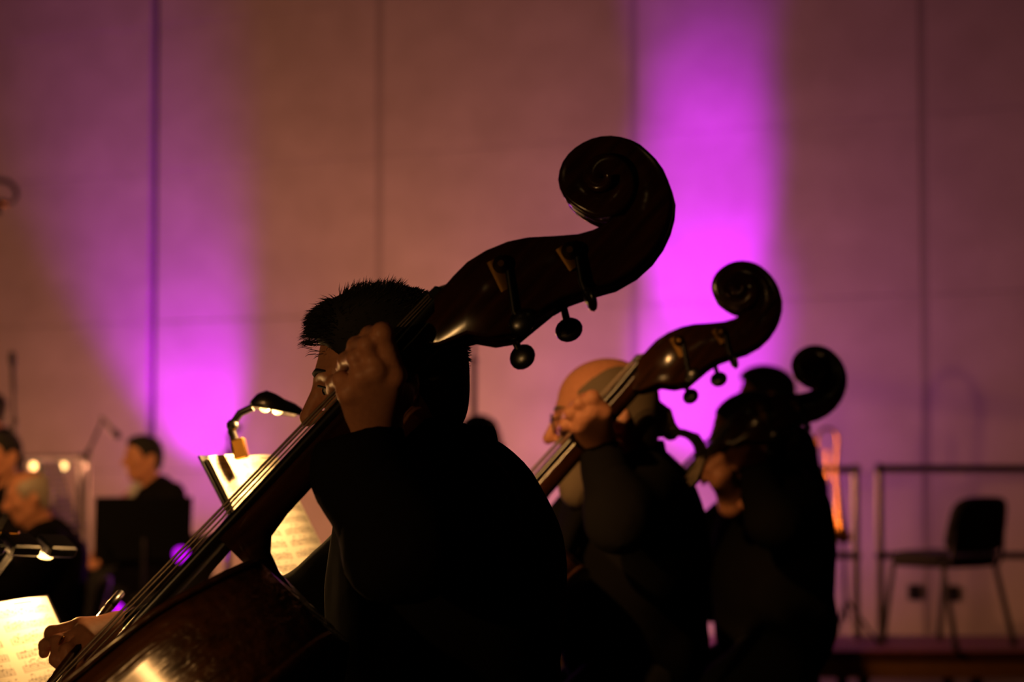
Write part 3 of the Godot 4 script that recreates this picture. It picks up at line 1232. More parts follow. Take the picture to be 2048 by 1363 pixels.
func strands(base: Vector3, c: Vector3, fr: Basis, s: float, n: int) -> ArrayMesh:
	var r := RandomNumberGenerator.new()
	r.seed = 5
	var sh := Solid.new(base)
	var t := PackedVector3Array()
	for i in n:
		var f := r.randf_range(-0.1, 0.1)
		var z := r.randf_range(-0.06, 0.06)
		var top := f > -0.03
		var u := 0.0
		var side := i % 2 == 1
		if side:
			# short hair on the sides and the back
			var v := Vector3(r.randfn(), r.randfn(), r.randfn()).normalized()
			f = -0.004 + 0.1 * v.x
			u = 0.033 + 0.085 * v.y
			z = 0.0815 * v.z
			var face := Vector3((f - 0.088) / 0.066, (u + 0.028) / 0.092, z / 0.12).length()
			if face < 1.0 or (u < -0.01 and f > -0.04) or u < -0.06:
				continue
			top = false
		elif i % 4 == 2:
			# the swept front
			var v := Vector3(absf(r.randfn()), r.randfn(), r.randfn()).normalized()
			f = 0.047 + 0.043 * v.x
			u = 0.087 + 0.026 * v.y
			z = 0.055 * v.z
		else:
			var e := 1.0 - pow(f / 0.104, 2.0) - pow(z / 0.08, 2.0)
			if e <= 0.0:
				continue
			u = 0.033 + 0.084 * sqrt(e) + (0.012 * clampf((f + 0.03) / 0.09, 0.0, 1.0))
			if f > 0.07:
				u = minf(u, 0.1)
		var p := Vector3(f, u, z)
		var nrm := Vector3(f / 0.0108, (u - 0.033) / 0.0071, z / 0.0064).normalized()
		var back := Vector3(-1, 0.1, 0) if f < 0.05 else Vector3(0.8, -0.25, 0)
		if side:
			back = Vector3(-0.7, -0.6, 0)
		var dir := (nrm * 0.5 + back * 0.8 + Vector3(r.randf_range(-0.5, 0.5), r.randf_range(-0.1, 0.5), r.randf_range(-0.5, 0.5))).normalized()
		var l := r.randf_range(0.008, 0.022) if top else r.randf_range(0.005, 0.01)
		var mid := p + dir * l * 0.55
		var tip := mid + (dir + Vector3(0.1, -0.5, 0) * (1.0 if f > 0.06 else 0.3)).normalized() * l * 0.45
		var sd := dir.cross(Vector3(r.randf() - 0.5, r.randf() - 0.5, 1.0)).normalized() * 0.0005
		var a := c + fr * ((p - nrm * 0.004) * s)
		var m := c + fr * (mid * s)
		var e2 := c + fr * (tip * s)
		var w := fr * sd
		t.append_array([a - w, a + w, m + w, a - w, m + w, m - w, m - w, m + w, e2])
	sh.add(t, false, -1)
	return sh.mesh()


func bassist(label: String, shift: Vector3, head: Vector3, o: Dictionary, j2 := {}) -> Node3D:
	var q := func(x: float, y: float, z: float) -> Vector3: return at(x, y, z) + shift
	var j := {
		"head": head, "face": Vector3(-0.98, -0.2, 0), "crown": Vector3(-0.2, 0.98, 0),
		"neck": q.call(850, 905, 2.79), "chest": q.call(900, 1060, 2.83), "pelvis": q.call(905, 1620, 2.86),
		"shoulder_l": q.call(922, 1022, 2.69), "shoulder_r": q.call(880, 1022, 2.98),
		"elbow_l": q.call(798, 1090, 2.49), "wrist_l": q.call(752, 872, 2.565),
		"elbow_r": q.call(605, 1240, 3.13), "wrist_r": q.call(243, 1262, 3.22),
	}
	for k in j2:
		if k != "slim" and k != "grow":
			j[k] = j2[k]
	var pel: Vector3 = j.pelvis
	j.hip_l = pel + Vector3(-0.03, -0.02, 0.11)
	j.hip_r = pel + Vector3(-0.03, -0.02, -0.11)
	j.knee_l = pel + Vector3(-0.36, -0.2, 0.3)
	j.knee_r = pel + Vector3(-0.36, -0.2, -0.3)
	j.ankle_l = Vector3(pel.x - 0.22, 0.09, pel.z + 0.33)
	j.ankle_r = Vector3(pel.x - 0.3, 0.09, pel.z - 0.34)
	# left hand: closed round the neck of the bass, back of the hand towards the hall
	var lh := Field.new()
	var grow: float = j2.get("grow", 1.0)
	var wl: Vector3 = j.wrist_l
	lh.cap(wl + Vector3(0, -0.03, -0.008), wl, 0.031 * grow, 0.028 * grow, 0.02)
	var fing := [
		[[790, 750, 2.487], [765, 667, 2.468], [741, 672, 2.52], [728, 690, 2.548]],
		[[753, 738, 2.475], [734, 690, 2.468], [712, 690, 2.522], [702, 706, 2.55]],
		[[722, 752, 2.479], [711, 716, 2.478], [692, 720, 2.53], [684, 736, 2.552]],
		[[695, 785, 2.492], [682, 759, 2.495], [668, 765, 2.538], [664, 780, 2.556]]]
	if j2.has("fingers"):
		fing = j2.fingers
	for f in fing:
		var pts := []
		for k in f:
			pts.append(q.call(k[0], k[1], k[2]))
		lh.cap(wl + (pts[0] - wl) * 0.12, pts[0], 0.0215 * grow, 0.0128 * grow, 0.022)
	for i in 4:
		var pts := []
		for k in fing[i]:
			pts.append(q.call(k[0], k[1], k[2]))
		finger(lh, pts, [0.0132, 0.0108, 0.0102, 0.0098][i] * grow, 0.005)
		var dn: Vector3 = (EYE - pts[0]).normalized()
		lh.cap(pts[0] + dn * 0.0035, pts[0] + dn * 0.0035, 0.0108, 0.0108, 0.008)
		lh.cap(pts[0] + dn * 0.007, wl.lerp(pts[0], 0.3) + dn * 0.014, 0.0045, 0.003, 0.007)
	var thumb := []
	for k in j2.get("thumb", [[772, 838, 2.55], [800, 792, 2.532], [812, 768, 2.56], [806, 742, 2.595]]):
		thumb.append(q.call(k[0], k[1], k[2]))
	finger(lh, thumb, 0.0125, 0.014)
	j.hand_l = lh
	# right hand: holding the bow beyond the strings
	var rh := Field.new()
	var wr: Vector3 = j.wrist_r
	rh.cap(q.call(290, 1268, 3.22), wr, 0.03, 0.026, 0.02)
	for f in [[[160, 1250, 3.18], [104, 1264, 3.17], [91, 1290, 3.15], [88, 1305, 3.14]], [[165, 1262, 3.16], [116, 1282, 3.14], [112, 1318, 3.12], [128, 1340, 3.12]], [[172, 1275, 3.15], [135, 1300, 3.12], [133, 1338, 3.11], [148, 1350, 3.12]], [[182, 1288, 3.15], [155, 1318, 3.12], [155, 1345, 3.11], [166, 1352, 3.12]]]:
		var pts := []
		for k in f:
			pts.append(q.call(k[0], k[1], k[2]))
		rh.cap(wr + (pts[0] - wr) * 0.1, pts[0], 0.02, 0.0125, 0.02)
		finger(rh, pts, 0.0105, 0.005)
	finger(rh, [q.call(205, 1262, 3.24), q.call(165, 1290, 3.25), q.call(140, 1300, 3.23), q.call(120, 1304, 3.2)], 0.0122, 0.012)
	j.hand_r = rh
	# jacket
	var slim: float = j2.get("slim", 1.0)
	var jf := Field.new()
	jf.cap(q.call(890, 1090, 2.83), q.call(905, 1500, 2.86), 0.115, 0.16, 0.06)
	jf.ell(q.call(976, 1165, 2.86), Vector3(0.098, 0.165, 0.19), Basis(Vector3(0, 0, 1), -0.05), 0.04)
	jf.ell(q.call(880, 1225, 2.84), Vector3(0.15, 0.25, 0.2), Basis.IDENTITY, 0.06)
	jf.cap(q.call(892, 1010, 2.69), q.call(878, 1010, 3.0), 0.07, 0.07, 0.035)
	jf.cap(q.call(876, 950, 2.79), q.call(890, 1010, 2.81), 0.055, 0.08, 0.035)
	jf.cap(q.call(928, 1018, 2.67), q.call(810, 1100, 2.5), 0.074, 0.066, 0.04)
	jf.cap(q.call(800, 1095, 2.49), q.call(lerpf(770, 735, (slim - 0.7) / 0.3), 965, 2.53), 0.064, 0.054 * slim, 0.03)
	jf.cap(q.call(870, 1010, 3.0), q.call(610, 1236, 3.13), 0.08, 0.056, 0.04)
	jf.cap(q.call(610, 1236, 3.13), q.call(290, 1268, 3.22), 0.056, 0.043, 0.03)
	j.jacket = jf
	var sl := Field.new()
	sl.cap(q.call(785, 1075, 2.5), q.call(lerpf(765, 722, (slim - 0.7) / 0.3), 940, 2.535), 0.06, 0.0575 * slim, 0.02)
	sl.cap(q.call(lerpf(765, 722, (slim - 0.7) / 0.3), 950, 2.535), q.call(lerpf(748, 714, (slim - 0.7) / 0.3), 835, 2.57), 0.0575 * slim, 0.056 * slim, 0.02)
	sl.cap(q.call(lerpf(748, 714, (slim - 0.7) / 0.3), 780, 2.58), q.call(lerpf(758, 722, (slim - 0.7) / 0.3), 910, 2.55), 0.051 * slim, 0.044 * slim, 0.004, 1)
	sl.cut(q.call(712, 864, 2.56), Vector3(-0.27, 0.96, 0), 0.004)
	var co := Field.new()
	var up := Vector3(-0.1, 1, 0)
	co.cap(q.call(893, 940, 2.785), q.call(884, 820, 2.77), 0.075, 0.0665, 0.02)
	co.cap(q.call(893, 960, 2.785), q.call(880, 780, 2.77), 0.058, 0.058, 0.004, 1)
	co.cut(q.call(930, 842, 2.78), Vector3(0.1, 1, 0), 0.006)
	var sc := Field.new()
	sc.cap(q.call(876, 940, 2.752), q.call(812, 800, 2.752), 0.068, 0.0655, 0.02)
	sc.cut(q.call(830, 826, 2.75), Vector3(0.2, 1, 0), 0.006)
	j.sleeves = [sl, co, sc]
	return person(label, "double bass players", j, o)


func stool(label: String, p: Vector3, hgt: float) -> void:
	var o := Vector3(p.x, p.y if p.y < 0.3 else 0.0, p.z)
	var t := thing("bass_stool", label, "stool", o)
	var q := Solid.new(o)
	q.lathe(o + Vector3.UP * (hgt - 0.07), Vector3.UP, [[0.15, 0.0], [0.175, 0.01], [0.18, 0.04], [0.165, 0.065], [0.1, 0.07]], 24)
	part(t, "seat", q.mesh(), M.chair_cloth)
	for i in 4:
		var a := PI / 4.0 + i * PI / 2.0
		q = Solid.new(o)
		q.tube([o + Vector3(cos(a) * 0.12, hgt - 0.06, sin(a) * 0.12), o + Vector3(cos(a) * 0.2, 0.0, sin(a) * 0.2)], 0.014, 8)
		part(t, "leg", q.mesh(), M.steel_dark)
	q = Solid.new(o)
	var pts := []
	for i in 17:
		var a := TAU * i / 16.0
		pts.append(o + Vector3(cos(a) * 0.172, 0.25, sin(a) * 0.172))
	q.tube(pts, 0.009, 6)
	part(t, "foot_ring", q.mesh(), M.steel_dark)


func make_bassists() -> void:
	# the nearest player
	var p1 := bassist("person with a dark quiff gripping the neck of the bass with the largest scroll", Vector3.ZERO, at(787, 757, 2.75), {"cell": 0.0042, "hand_cell": 0.0032, "cloth": 0.014, "style": "quiff", "hair": "hair_dark", "strands": 9000, "fold": 0.012})
	var q := Solid.new(p1.position)
	var rp := at(122, 1285, 3.138)
	var pts := []
	for i in 13:
		var a := TAU * i / 12.0
		pts.append(rp + Vector3(0.004, 0.0095, 0) * sin(a) + Vector3(0, 0, 0.0108) * cos(a))
	q.tube(pts, 0.0022, 6)
	part(p1, "finger_ring", q.mesh(), M.gold)
	var pel := at(905, 1620, 2.86)
	stool("tall black stool under the quiffed bass player", pel, pel.y - 0.1)
	# bow of the nearest player
	bow("black bass bow held in the right hand of the quiffed player", at(233, 1196, 3.27), Vector3(-0.19, -0.36, 0.915))
	# the second player
	var s2 := NUT2 - NUT1
	var h2 := at(1216, 829, 4.36)
	var fr := frame_of(Vector3(-0.985, -0.15, 0), Vector3(-0.15, 0.985, 0))
	var to := func(x: float, y: float, z: float) -> Vector3: return at(x, y, z) - s2
	var px := func(v: Vector3) -> Array:
		var d := v - EYE
		var up := d.y * cos(PITCH) + d.z * sin(PITCH)
		var fw := d.y * sin(PITCH) - d.z * cos(PITCH)
		return [1024.0 + FOCAL * d.x / fw, 681.5 - FOCAL * up / fw, -d.z]
	var f2 := []
	for f in [[[1208, 824, 4.09], [1184, 796, 4.075], [1170, 800, 4.13], [1164, 812, 4.16]], [[1184, 822, 4.08], [1159, 806, 4.075], [1148, 812, 4.13], [1145, 824, 4.16]], [[1166, 834, 4.085], [1142, 826, 4.085], [1134, 832, 4.14], [1133, 843, 4.16]], [[1156, 852, 4.095], [1132, 849, 4.1], [1125, 854, 4.145], [1126, 864, 4.16]]]:
		var row := []
		for k in f:
			row.append(px.call(to.call(k[0], k[1], k[2])))
		f2.append(row)
	var th2 := []
	for k in [[1207, 866, 4.19], [1209, 838, 4.17], [1203, 818, 4.2], [1192, 806, 4.23]]:
		th2.append(px.call(to.call(k[0], k[1], k[2])))
	var p2 := bassist("person with a bald forehead, glasses and grey ponytail playing the second double bass", s2, h2, {"cell": 0.005, "hand_cell": 0.004, "cloth": 0.016, "style": "bald", "hair": "hair_grey", "head": 1.08, "fold": 0.012}, {"face": Vector3(-0.985, -0.15, 0), "crown": Vector3(-0.15, 0.985, 0), "fingers": f2, "thumb": th2, "slim": 0.74, "grow": 1.22, "wrist_l": at(1196, 880, 4.2)})
	details_second(p2, h2, fr)
	stool("tall black stool under the player with the grey ponytail", pel + s2, pel.y + s2.y - 0.1)
	bow("bass bow held by the player with the grey ponytail", at(233, 1196, 3.27) + s2, Vector3(-0.19, -0.36, 0.915))
	# the third player
	var s3 := NUT3 - NUT1 + Vector3(0.14, 0.055, 0.0)
	var f3 := []
	var to3 := func(x: float, y: float, z: float) -> Vector3: return at(x, y, z) - s3
	for f in [[[1452, 945, 5.16], [1440, 918, 5.15], [1428, 922, 5.2], [1424, 930, 5.23]], [[1442, 948, 5.15], [1426, 928, 5.15], [1416, 932, 5.2], [1414, 940, 5.23]], [[1436, 955, 5.15], [1418, 938, 5.15], [1410, 944, 5.2], [1409, 952, 5.23]], [[1432, 966, 5.16], [1414, 952, 5.16], [1408, 958, 5.2], [1407, 964, 5.23]]]:
		var row := []
		for k in f:
			row.append(px.call(to3.call(k[0], k[1], k[2])))
		f3.append(row)
	var th3 := []
	for k in [[1466, 972, 5.23], [1468, 955, 5.22], [1464, 942, 5.25], [1458, 934, 5.28]]:
		th3.append(px.call(to3.call(k[0], k[1], k[2])))
	bassist("person with short dark hair whose face is behind the neck of the third double bass", s3, at(1502, 872, 5.45), {"cell": 0.006, "cloth": 0.018, "style": "short", "hair": "hair_dark", "fold": 0.012}, {"fingers": f3, "thumb": th3, "slim": 0.85, "grow": 1.1, "wrist_l": at(1462, 985, 5.24)})
	stool("tall black stool under the dark haired third bass player", pel + s3, pel.y + s3.y - 0.1)


func details_second(p2: Node3D, c: Vector3, fr: Basis) -> void:
	var o := p2.position
	var s := 1.08
	var g := func(f: float, u: float, z: float) -> Vector3: return c + fr * (Vector3(f, u, z) * s)
	# beard
	var bk := Nets.new()
	var bf := Field.new()
	bf.ell(g.call(0.05, -0.095, 0), Vector3(0.045, 0.04, 0.045) * s, fr)
	bf.ell(g.call(0.075, -0.128, 0), Vector3(0.04, 0.042, 0.038) * s, fr, 0.03)
	for z in [-1.0, 1.0]:
		bf.cap(g.call(-0.005, -0.04, 0.056 * z), g.call(0.045, -0.085, 0.03 * z), 0.019, 0.022, 0.02)
		bf.cap(g.call(0.094, -0.049, 0.004 * z), g.call(0.08, -0.06, 0.028 * z), 0.008, 0.008, 0.008)
	bf.noise = folds
	bf.amp = 0.004
	bk.nets(bf, 0.005)
	part(p2, "beard", bk.mesh(o), M.hair_grey)
	# glasses
	var q := Solid.new(o)
	for z in [-1.0, 1.0]:
		var pts := []
		for i in 17:
			var a := TAU * i / 16.0
			pts.append(g.call(0.108, -0.002 + sin(a) * 0.019, 0.034 * z + cos(a) * 0.025))
		q.tube(pts, 0.0016, 6)
		q.tube([g.call(0.108, 0.006, 0.059 * z), g.call(0.09, 0.008, 0.074 * z), g.call(-0.005, 0.006, 0.08 * z), g.call(-0.03, -0.01, 0.08 * z)], 0.0018, 6)
	q.tube([g.call(0.108, 0.002, -0.009), g.call(0.112, 0.005, 0), g.call(0.108, 0.002, 0.009)], 0.0016, 6)
	var gl := part(p2, "glasses", q.mesh(), M.black_metal)
	for z in [-1.0, 1.0]:
		q = Solid.new(o)
		q.lathe(g.call(0.108, -0.002, 0.034 * z), fr.x, [[0.019, -0.0006], [0.019, 0.0006]], 16)
		part(gl, "lens", q.mesh(), M.lens_glass)
	# watch on the left wrist
	var w := at(1202, 872, 4.2)
	q = Solid.new(o)
	var rings := []
	var ax := Vector3(0.28, 0.95, 0.12).normalized()
	var e1 := ax.cross(Vector3(0, 0, 1)).normalized()
	var e2 := ax.cross(e1)
	var pts2 := []
	for i in 21:
		var a := TAU * i / 20.0
		pts2.append(w + e1 * cos(a) * 0.0385 + e2 * sin(a) * 0.037)
	q.tube(pts2, 0.0065, 8, ax, 0.9)
	part(p2, "bracelet", q.mesh(), M.gold)
	# ponytail: a tie and curved locks
	q = Solid.new(o)
	var tie := at(1341, 862, 4.4)
	q.ball(tie, Vector3(0.02, 0.02, 0.022), Basis.IDENTITY, 12)
	part(p2, "hair_tie", q.mesh(), M.black_trouser)
	q = Solid.new(o)
	q.tube([at(1290, 835, 4.38), at(1325, 845, 4.4), tie], [0.05, 0.035, 0.018], 12)
	var r := RandomNumberGenerator.new()
	r.seed = 9
	for i in 70:
		var z := 4.4 + r.randf_range(-0.035, 0.035)
		var wd := r.randf_range(0.35, 1.0)
		var a := at(1345 + r.randf_range(-4, 4), 862 + r.randf_range(-6, 6), z)
		var b := at(1372 + 22 * wd + r.randf_range(-3, 3), 868 + 14 * (1.0 - wd), z)
		var d := at(1384 + 26 * wd, 905 + r.randf_range(-6, 6), z)
		var e := at(1380 + 18 * wd + r.randf_range(-5, 5), 948 + r.randf_range(-14, 14), z)
		var f := at(1372 + 10 * wd + r.randf_range(-8, 4), 962 + r.randf_range(-10, 18), z)
		var pts := []
		for k in 9:
			var t := k / 8.0 * 4.0
			var ctrl := [a, a, b, d, e, f, f]
			var n := mini(int(t), 3)
			pts.append((ctrl[n + 1] as Vector3).cubic_interpolate(ctrl[n + 2], ctrl[n], ctrl[n + 3], t - n))
		q.tube(pts, [0.003, 0.003, 0.003, 0.003, 0.003, 0.0026, 0.0022, 0.0016, 0.0006], 5)
	part(p2, "ponytail", q.mesh(), M.hair_grey)


func bow(label: String, e: Vector3, d: Vector3) -> void:
	var dd := d.normalized()
	var t := thing("bass_bow", label, "bow", e, "bass bows")
	var dn := (Vector3.DOWN - dd * Vector3.DOWN.dot(dd)).normalized()
	var q := Solid.new(e)
	var pts := []
	for i in 9:
		var u := i / 8.0
		pts.append(e + dd * (0.03 + 0.69 * u) + dn * (0.012 * sin(PI * u)))
	q.tube(pts, [0.0072, 0.0068, 0.0064, 0.006, 0.0056, 0.0052, 0.0048, 0.0045, 0.0042], 8)
	part(t, "stick", q.mesh(), M.carved_varnish)
	q = Solid.new(e)
	q.lathe(e - dd * 0.02, dd, [[0.004, 0.0], [0.0072, 0.003], [0.0075, 0.05], [0.006, 0.052]], 10)
	part(t, "screw", q.mesh(), M.ebony)
	var b := Basis(dd.cross(dn), dn, dd)
	q = Solid.new(e)
	q.box(e + dd * 0.1 + dn * 0.02, Vector3(0.016, 0.03, 0.07), b, 0.004)
	part(t, "frog", q.mesh(), M.ebony)
	q = Solid.new(e)
	q.tube([e + dd * 0.12 + dn * 0.03, e + dd * 0.71 + dn * 0.022], 0.008, 8, dn, 0.12)
	part(t, "bow_hair", q.mesh(), M.hair_white)
	q = Solid.new(e)
	q.box(e + dd * 0.715 + dn * 0.012, Vector3(0.01, 0.03, 0.012), b, 0.003)
	part(t, "tip", q.mesh(), M.carved_varnish)


# ------------------------------------------------------------------ the orchestra behind
func seated(label: String, head: Vector3, face: Vector3, floor_y: float, o: Dictionary, arms := "lap") -> Node3D:
	var fw := Vector3(face.x, 0, face.z).normalized()
	var up := Vector3.UP
	var lf := up.cross(fw)
	var seat: float = floor_y + o.get("seat", 0.47)
	var pel := Vector3(head.x, seat + 0.1, head.z) - fw * 0.08
	var tall := head.y - pel.y
	var j := {"head": head, "face": face, "crown": up, "pelvis": pel}
	j.neck = head - up * 0.15 - fw * 0.03
	j.chest = pel + up * tall * 0.5 - fw * 0.01
	var sh := pel + up * (tall - 0.2)
	for s in [["l", 1.0], ["r", -1.0]]:
		var k: float = s[1]
		j["shoulder_" + s[0]] = sh + lf * 0.18 * k
		j["elbow_" + s[0]] = sh + lf * 0.25 * k - up * 0.27 + fw * 0.07
		j["wrist_" + s[0]] = pel + fw * 0.33 + up * 0.1 + lf * 0.05 * k
		if arms == "wind":
			j["elbow_" + s[0]] = sh + lf * 0.26 * k - up * 0.22 + fw * 0.14
			j["wrist_" + s[0]] = head - up * (0.27 + 0.08 * k) + fw * 0.24 + lf * 0.05 * k
		j["hip_" + s[0]] = pel + lf * 0.1 * k
		j["knee_" + s[0]] = pel + lf * 0.16 * k + fw * 0.46 - up * 0.02
		j["ankle_" + s[0]] = Vector3(j["knee_" + s[0]].x, floor_y + 0.09, j["knee_" + s[0]].z) - fw * 0.05
		var dir: Vector3 = (fw * 0.6 - up * 0.5 - lf * 0.5 * k) if arms == "lap" else (up * 0.35 - lf * 0.9 * k + fw * 0.2)
		j["hand_" + s[0]] = hand_field(j["wrist_" + s[0]], dir, (up + fw * 0.4) if arms == "lap" else (lf * 0.4 * k + fw * 0.7), 0.95, 0.7, k)
	var jf := Field.new()
	var th: float = o.get("thin", 1.0)
	jf.cap(pel + up * 0.02, j.chest, 0.155 * th, 0.16 * th, 0.06)
	jf.cap(j.chest + up * 0.05, pel + up * (tall - 0.17), 0.14 * th, 0.07, 0.06)
	for s in ["l", "r"]:
		jf.cap(pel + up * (tall - 0.19), j["shoulder_" + s], 0.08, 0.075, 0.05)
		jf.cap(j["shoulder_" + s], j["elbow_" + s], 0.075, 0.06, 0.03)
		jf.cap(j["elbow_" + s], (j["wrist_" + s] as Vector3).lerp(j["elbow_" + s], 0.12), 0.06, 0.045, 0.03)
	j.jacket = jf
	return person(label, "seated orchestra musicians", j, o)


func make_orchestra() -> void:
	var high := {"cell": 0.0085, "cloth": 0.026, "hair": "hair_dark", "style": "full", "seat": 0.72}
	var far := {"cell": 0.0085, "cloth": 0.026, "hair": "hair_dark", "style": "full"}
	var chair_at := func(label: String, head: Vector3, face: Vector3, fl: float) -> void:
		var fw := Vector3(face.x, 0, face.z).normalized()
		chair(label, Vector3(head.x, fl, head.z) - fw * 0.06, fw)
	# suited musician with the pink tie
	var c := at(288, 914, 11.0)
	var f := Vector3(-0.86, -0.05, 0.5)
	var t := seated("person in a dark suit and pink tie sitting with hands together", c, f, 0.12, far)
	var fw := Vector3(f.x, 0, f.z).normalized()
	var q := Solid.new(t.position)
	var n0 := c - Vector3.UP * 0.16 + fw * 0.055
	q.tube([n0 + Vector3.UP * 0.02 - fw * 0.02, n0 - Vector3.UP * 0.06 + fw * 0.035, n0 - Vector3.UP * 0.2 + fw * 0.07], [0.06, 0.052, 0.01], 10, fw, 0.35)
	part(t, "shirt_front", q.mesh(), M.white_shirt)
	q = Solid.new(t.position)
	q.tube([n0 + fw * 0.03 - Vector3.UP * 0.02, n0 - Vector3.UP * 0.04 + fw * 0.055, n0 - Vector3.UP * 0.16 + fw * 0.085, n0 - Vector3.UP * 0.26 + fw * 0.09], [0.018, 0.014, 0.026, 0.03], 10, fw, 0.3)
	part(t, "tie", q.mesh(), M.pink_tie)
	chair_at.call("black chair under the musician with the pink tie", c, f, 0.12)
	# bald musician with a clarinet
	c = at(60, 992, 9.2)
	f = Vector3(-0.95, -0.22, 0.2)
	seated("person with a bald head and white fringe blowing a clarinet", c, f, 0.0, {"cell": 0.0075, "cloth": 0.024, "hair": "hair_white", "style": "bald"}, "wind")
	chair_at.call("black chair under the bald clarinet player", c, f, 0.0)
	fw = Vector3(f.x, 0, f.z).normalized()
	var m0 := c + fw * 0.1 - Vector3.UP * 0.085
	var m1 := m0 + fw * 0.32 - Vector3.UP * 0.5
	var cl := thing("clarinet", "dark clarinet held to the mouth of the bald musician", "clarinet", m1)
	q = Solid.new(m1)
	var dd := (m1 - m0).normalized()
	q.lathe(m0, dd, [[0.005, 0.0], [0.009, 0.02], [0.011, 0.09], [0.0145, 0.1], [0.0145, 0.16], [0.0135, 0.17], [0.0135, 0.5], [0.018, 0.53], [0.037, 0.59], [0.039, 0.593], [0.033, 0.585]], 14)
	part(cl, "tube", q.mesh(), M.ebony)
	for k in 6:
		q = Solid.new(m1)
		q.lathe(m0 + dd * (0.2 + 0.045 * k) + Vector3(0, 0, 0.012), Vector3(0, 0.2, 1), [[0.007, 0.0], [0.007, 0.003], [0.003, 0.004]], 10)
		part(cl, "key", q.mesh(), M.nickel)
	# two musicians cut by the edge of the picture
	c = at(4, 908, 10.4)
	f = Vector3(-0.7, -0.08, 0.72)
	seated("person with short dark hair sitting behind the bald clarinet player", c, f, 0.12, far)
	chair_at.call("black chair behind the bald clarinet player", c, f, 0.12)
	c = at(-20, 822, 12.6)
	f = Vector3(-0.96, 0.0, 0.15)
	high["thin"] = 0.7
	seated("person with dark hair in the back row before the guard rail", c, f, 0.12, high)
	stool("tall black stool in the back row before the guard rail", Vector3(c.x, 0.12, c.z) - f * 0.08, 0.73)
	# behind the first player's back
	c = at(960, 880, 9.4)
	f = Vector3(0.8, 0.0, -0.45)
	seated("person with dark hair turned away, beyond the shoulder of the quiffed bass player", c, f, 0.0, {"cell": 0.0085, "cloth": 0.026, "hair": "hair_dark", "style": "short", "seat": 0.6})
	stool("black stool beyond the quiffed bass player", Vector3(c.x, 0, c.z) - Vector3(f.x, 0, f.z) * 0.08, 0.61)
	# behind the third bass
	c = at(1535, 795, 7.6)
	f = Vector3(-1.0, -0.05, -0.15)
	high["thin"] = 0.76
	seated("person with dark cropped hair rising behind the scroll of the third double bass", c, f, 0.0, high)
	stool("black stool behind the third bass player", Vector3(c.x, 0, c.z) + Vector3(0.05, 0, 0.05), 0.73)


func chair(label: String, p: Vector3, fw: Vector3) -> void:
	var t := thing("stacking_chair", label, "chair", p)
	var b := Basis(Vector3.UP.cross(fw), Vector3.UP, fw)
	var g := func(x: float, y: float, z: float) -> Vector3: return p + b * Vector3(x, y, z)
	# seat cushion
	var q := Solid.new(p)
	var rings := []
	for k in [[0.425, 0.9], [0.432, 1.0], [0.472, 1.0], [0.487, 0.94], [0.492, 0.8]]:
		var r := PackedVector3Array()
		for i in 24:
			var a := TAU * i / 24.0
			var cx := signf(cos(a)) * pow(absf(cos(a)), 0.45)
			var cz := signf(sin(a)) * pow(absf(sin(a)), 0.45)
			r.append(g.call(cx * 0.235 * k[1], k[0] + (cz * 0.008), cz * 0.215 * k[1]))
		rings.append(r)
	q.loft(rings)
	part(t, "seat", q.mesh(), M.chair_cloth)
	# backrest, rounded and slightly curved
	q = Solid.new(p)
	rings = []
	for k in [[-0.018, 0.86], [-0.012, 1.0], [0.012, 1.0], [0.02, 0.9]]:
		var r := PackedVector3Array()
		for i in 28:
			var a := TAU * i / 28.0
			var cx := signf(cos(a)) * pow(absf(cos(a)), 0.5)
			var cy := signf(sin(a)) * pow(absf(sin(a)), 0.5)
			var x: float = cx * 0.225 * k[1] * (1.0 - 0.06 * cy)
			r.append(g.call(x, 0.64 + cy * 0.15 * k[1], -0.25 - 0.03 * cy + k[0] + 0.5 * x * x))
		rings.append(r)
	q.loft(rings)
	part(t, "backrest", q.mesh(), M.chair_cloth)
	for s in [-1.0, 1.0]:
		q = Solid.new(p)
		q.tube([g.call(0.21 * s, 0.43, 0.17), g.call(0.23 * s, 0.012, 0.23)], 0.0125, 8, b.z, 1.3)
		part(t, "leg", q.mesh(), M.black_metal)
		q = Solid.new(p)
		q.tube([g.call(0.21 * s, 0.43, -0.17), g.call(0.235 * s, 0.012, -0.27)], 0.0125, 8, b.z, 1.3)
		part(t, "leg", q.mesh(), M.black_metal)
		q = Solid.new(p)
		q.tube([g.call(0.21 * s, 0.43, 0.18), g.call(0.21 * s, 0.43, -0.19), g.call(0.2 * s, 0.47, -0.225), g.call(0.195 * s, 0.62, -0.24)], 0.0115, 8)
		part(t, "back_frame", q.mesh(), M.black_metal)
		for z in [0.23, -0.27]:
			q = Solid.new(p)
			q.lathe(g.call(0.233 * s, 0.0, z), Vector3.UP, [[0.016, 0.0], [0.018, 0.01], [0.016, 0.04]], 10)
			part(t, "foot_cap", q.mesh(), M.rubber)
	q = Solid.new(p)
	q.tube([g.call(-0.21, 0.43, 0.17), g.call(0.21, 0.43, 0.17)], 0.011, 8)
	q.tube([g.call(-0.21, 0.43, -0.17), g.call(0.21, 0.43, -0.17)], 0.011, 8)
	part(t, "seat_frame", q.mesh(), M.black_metal)


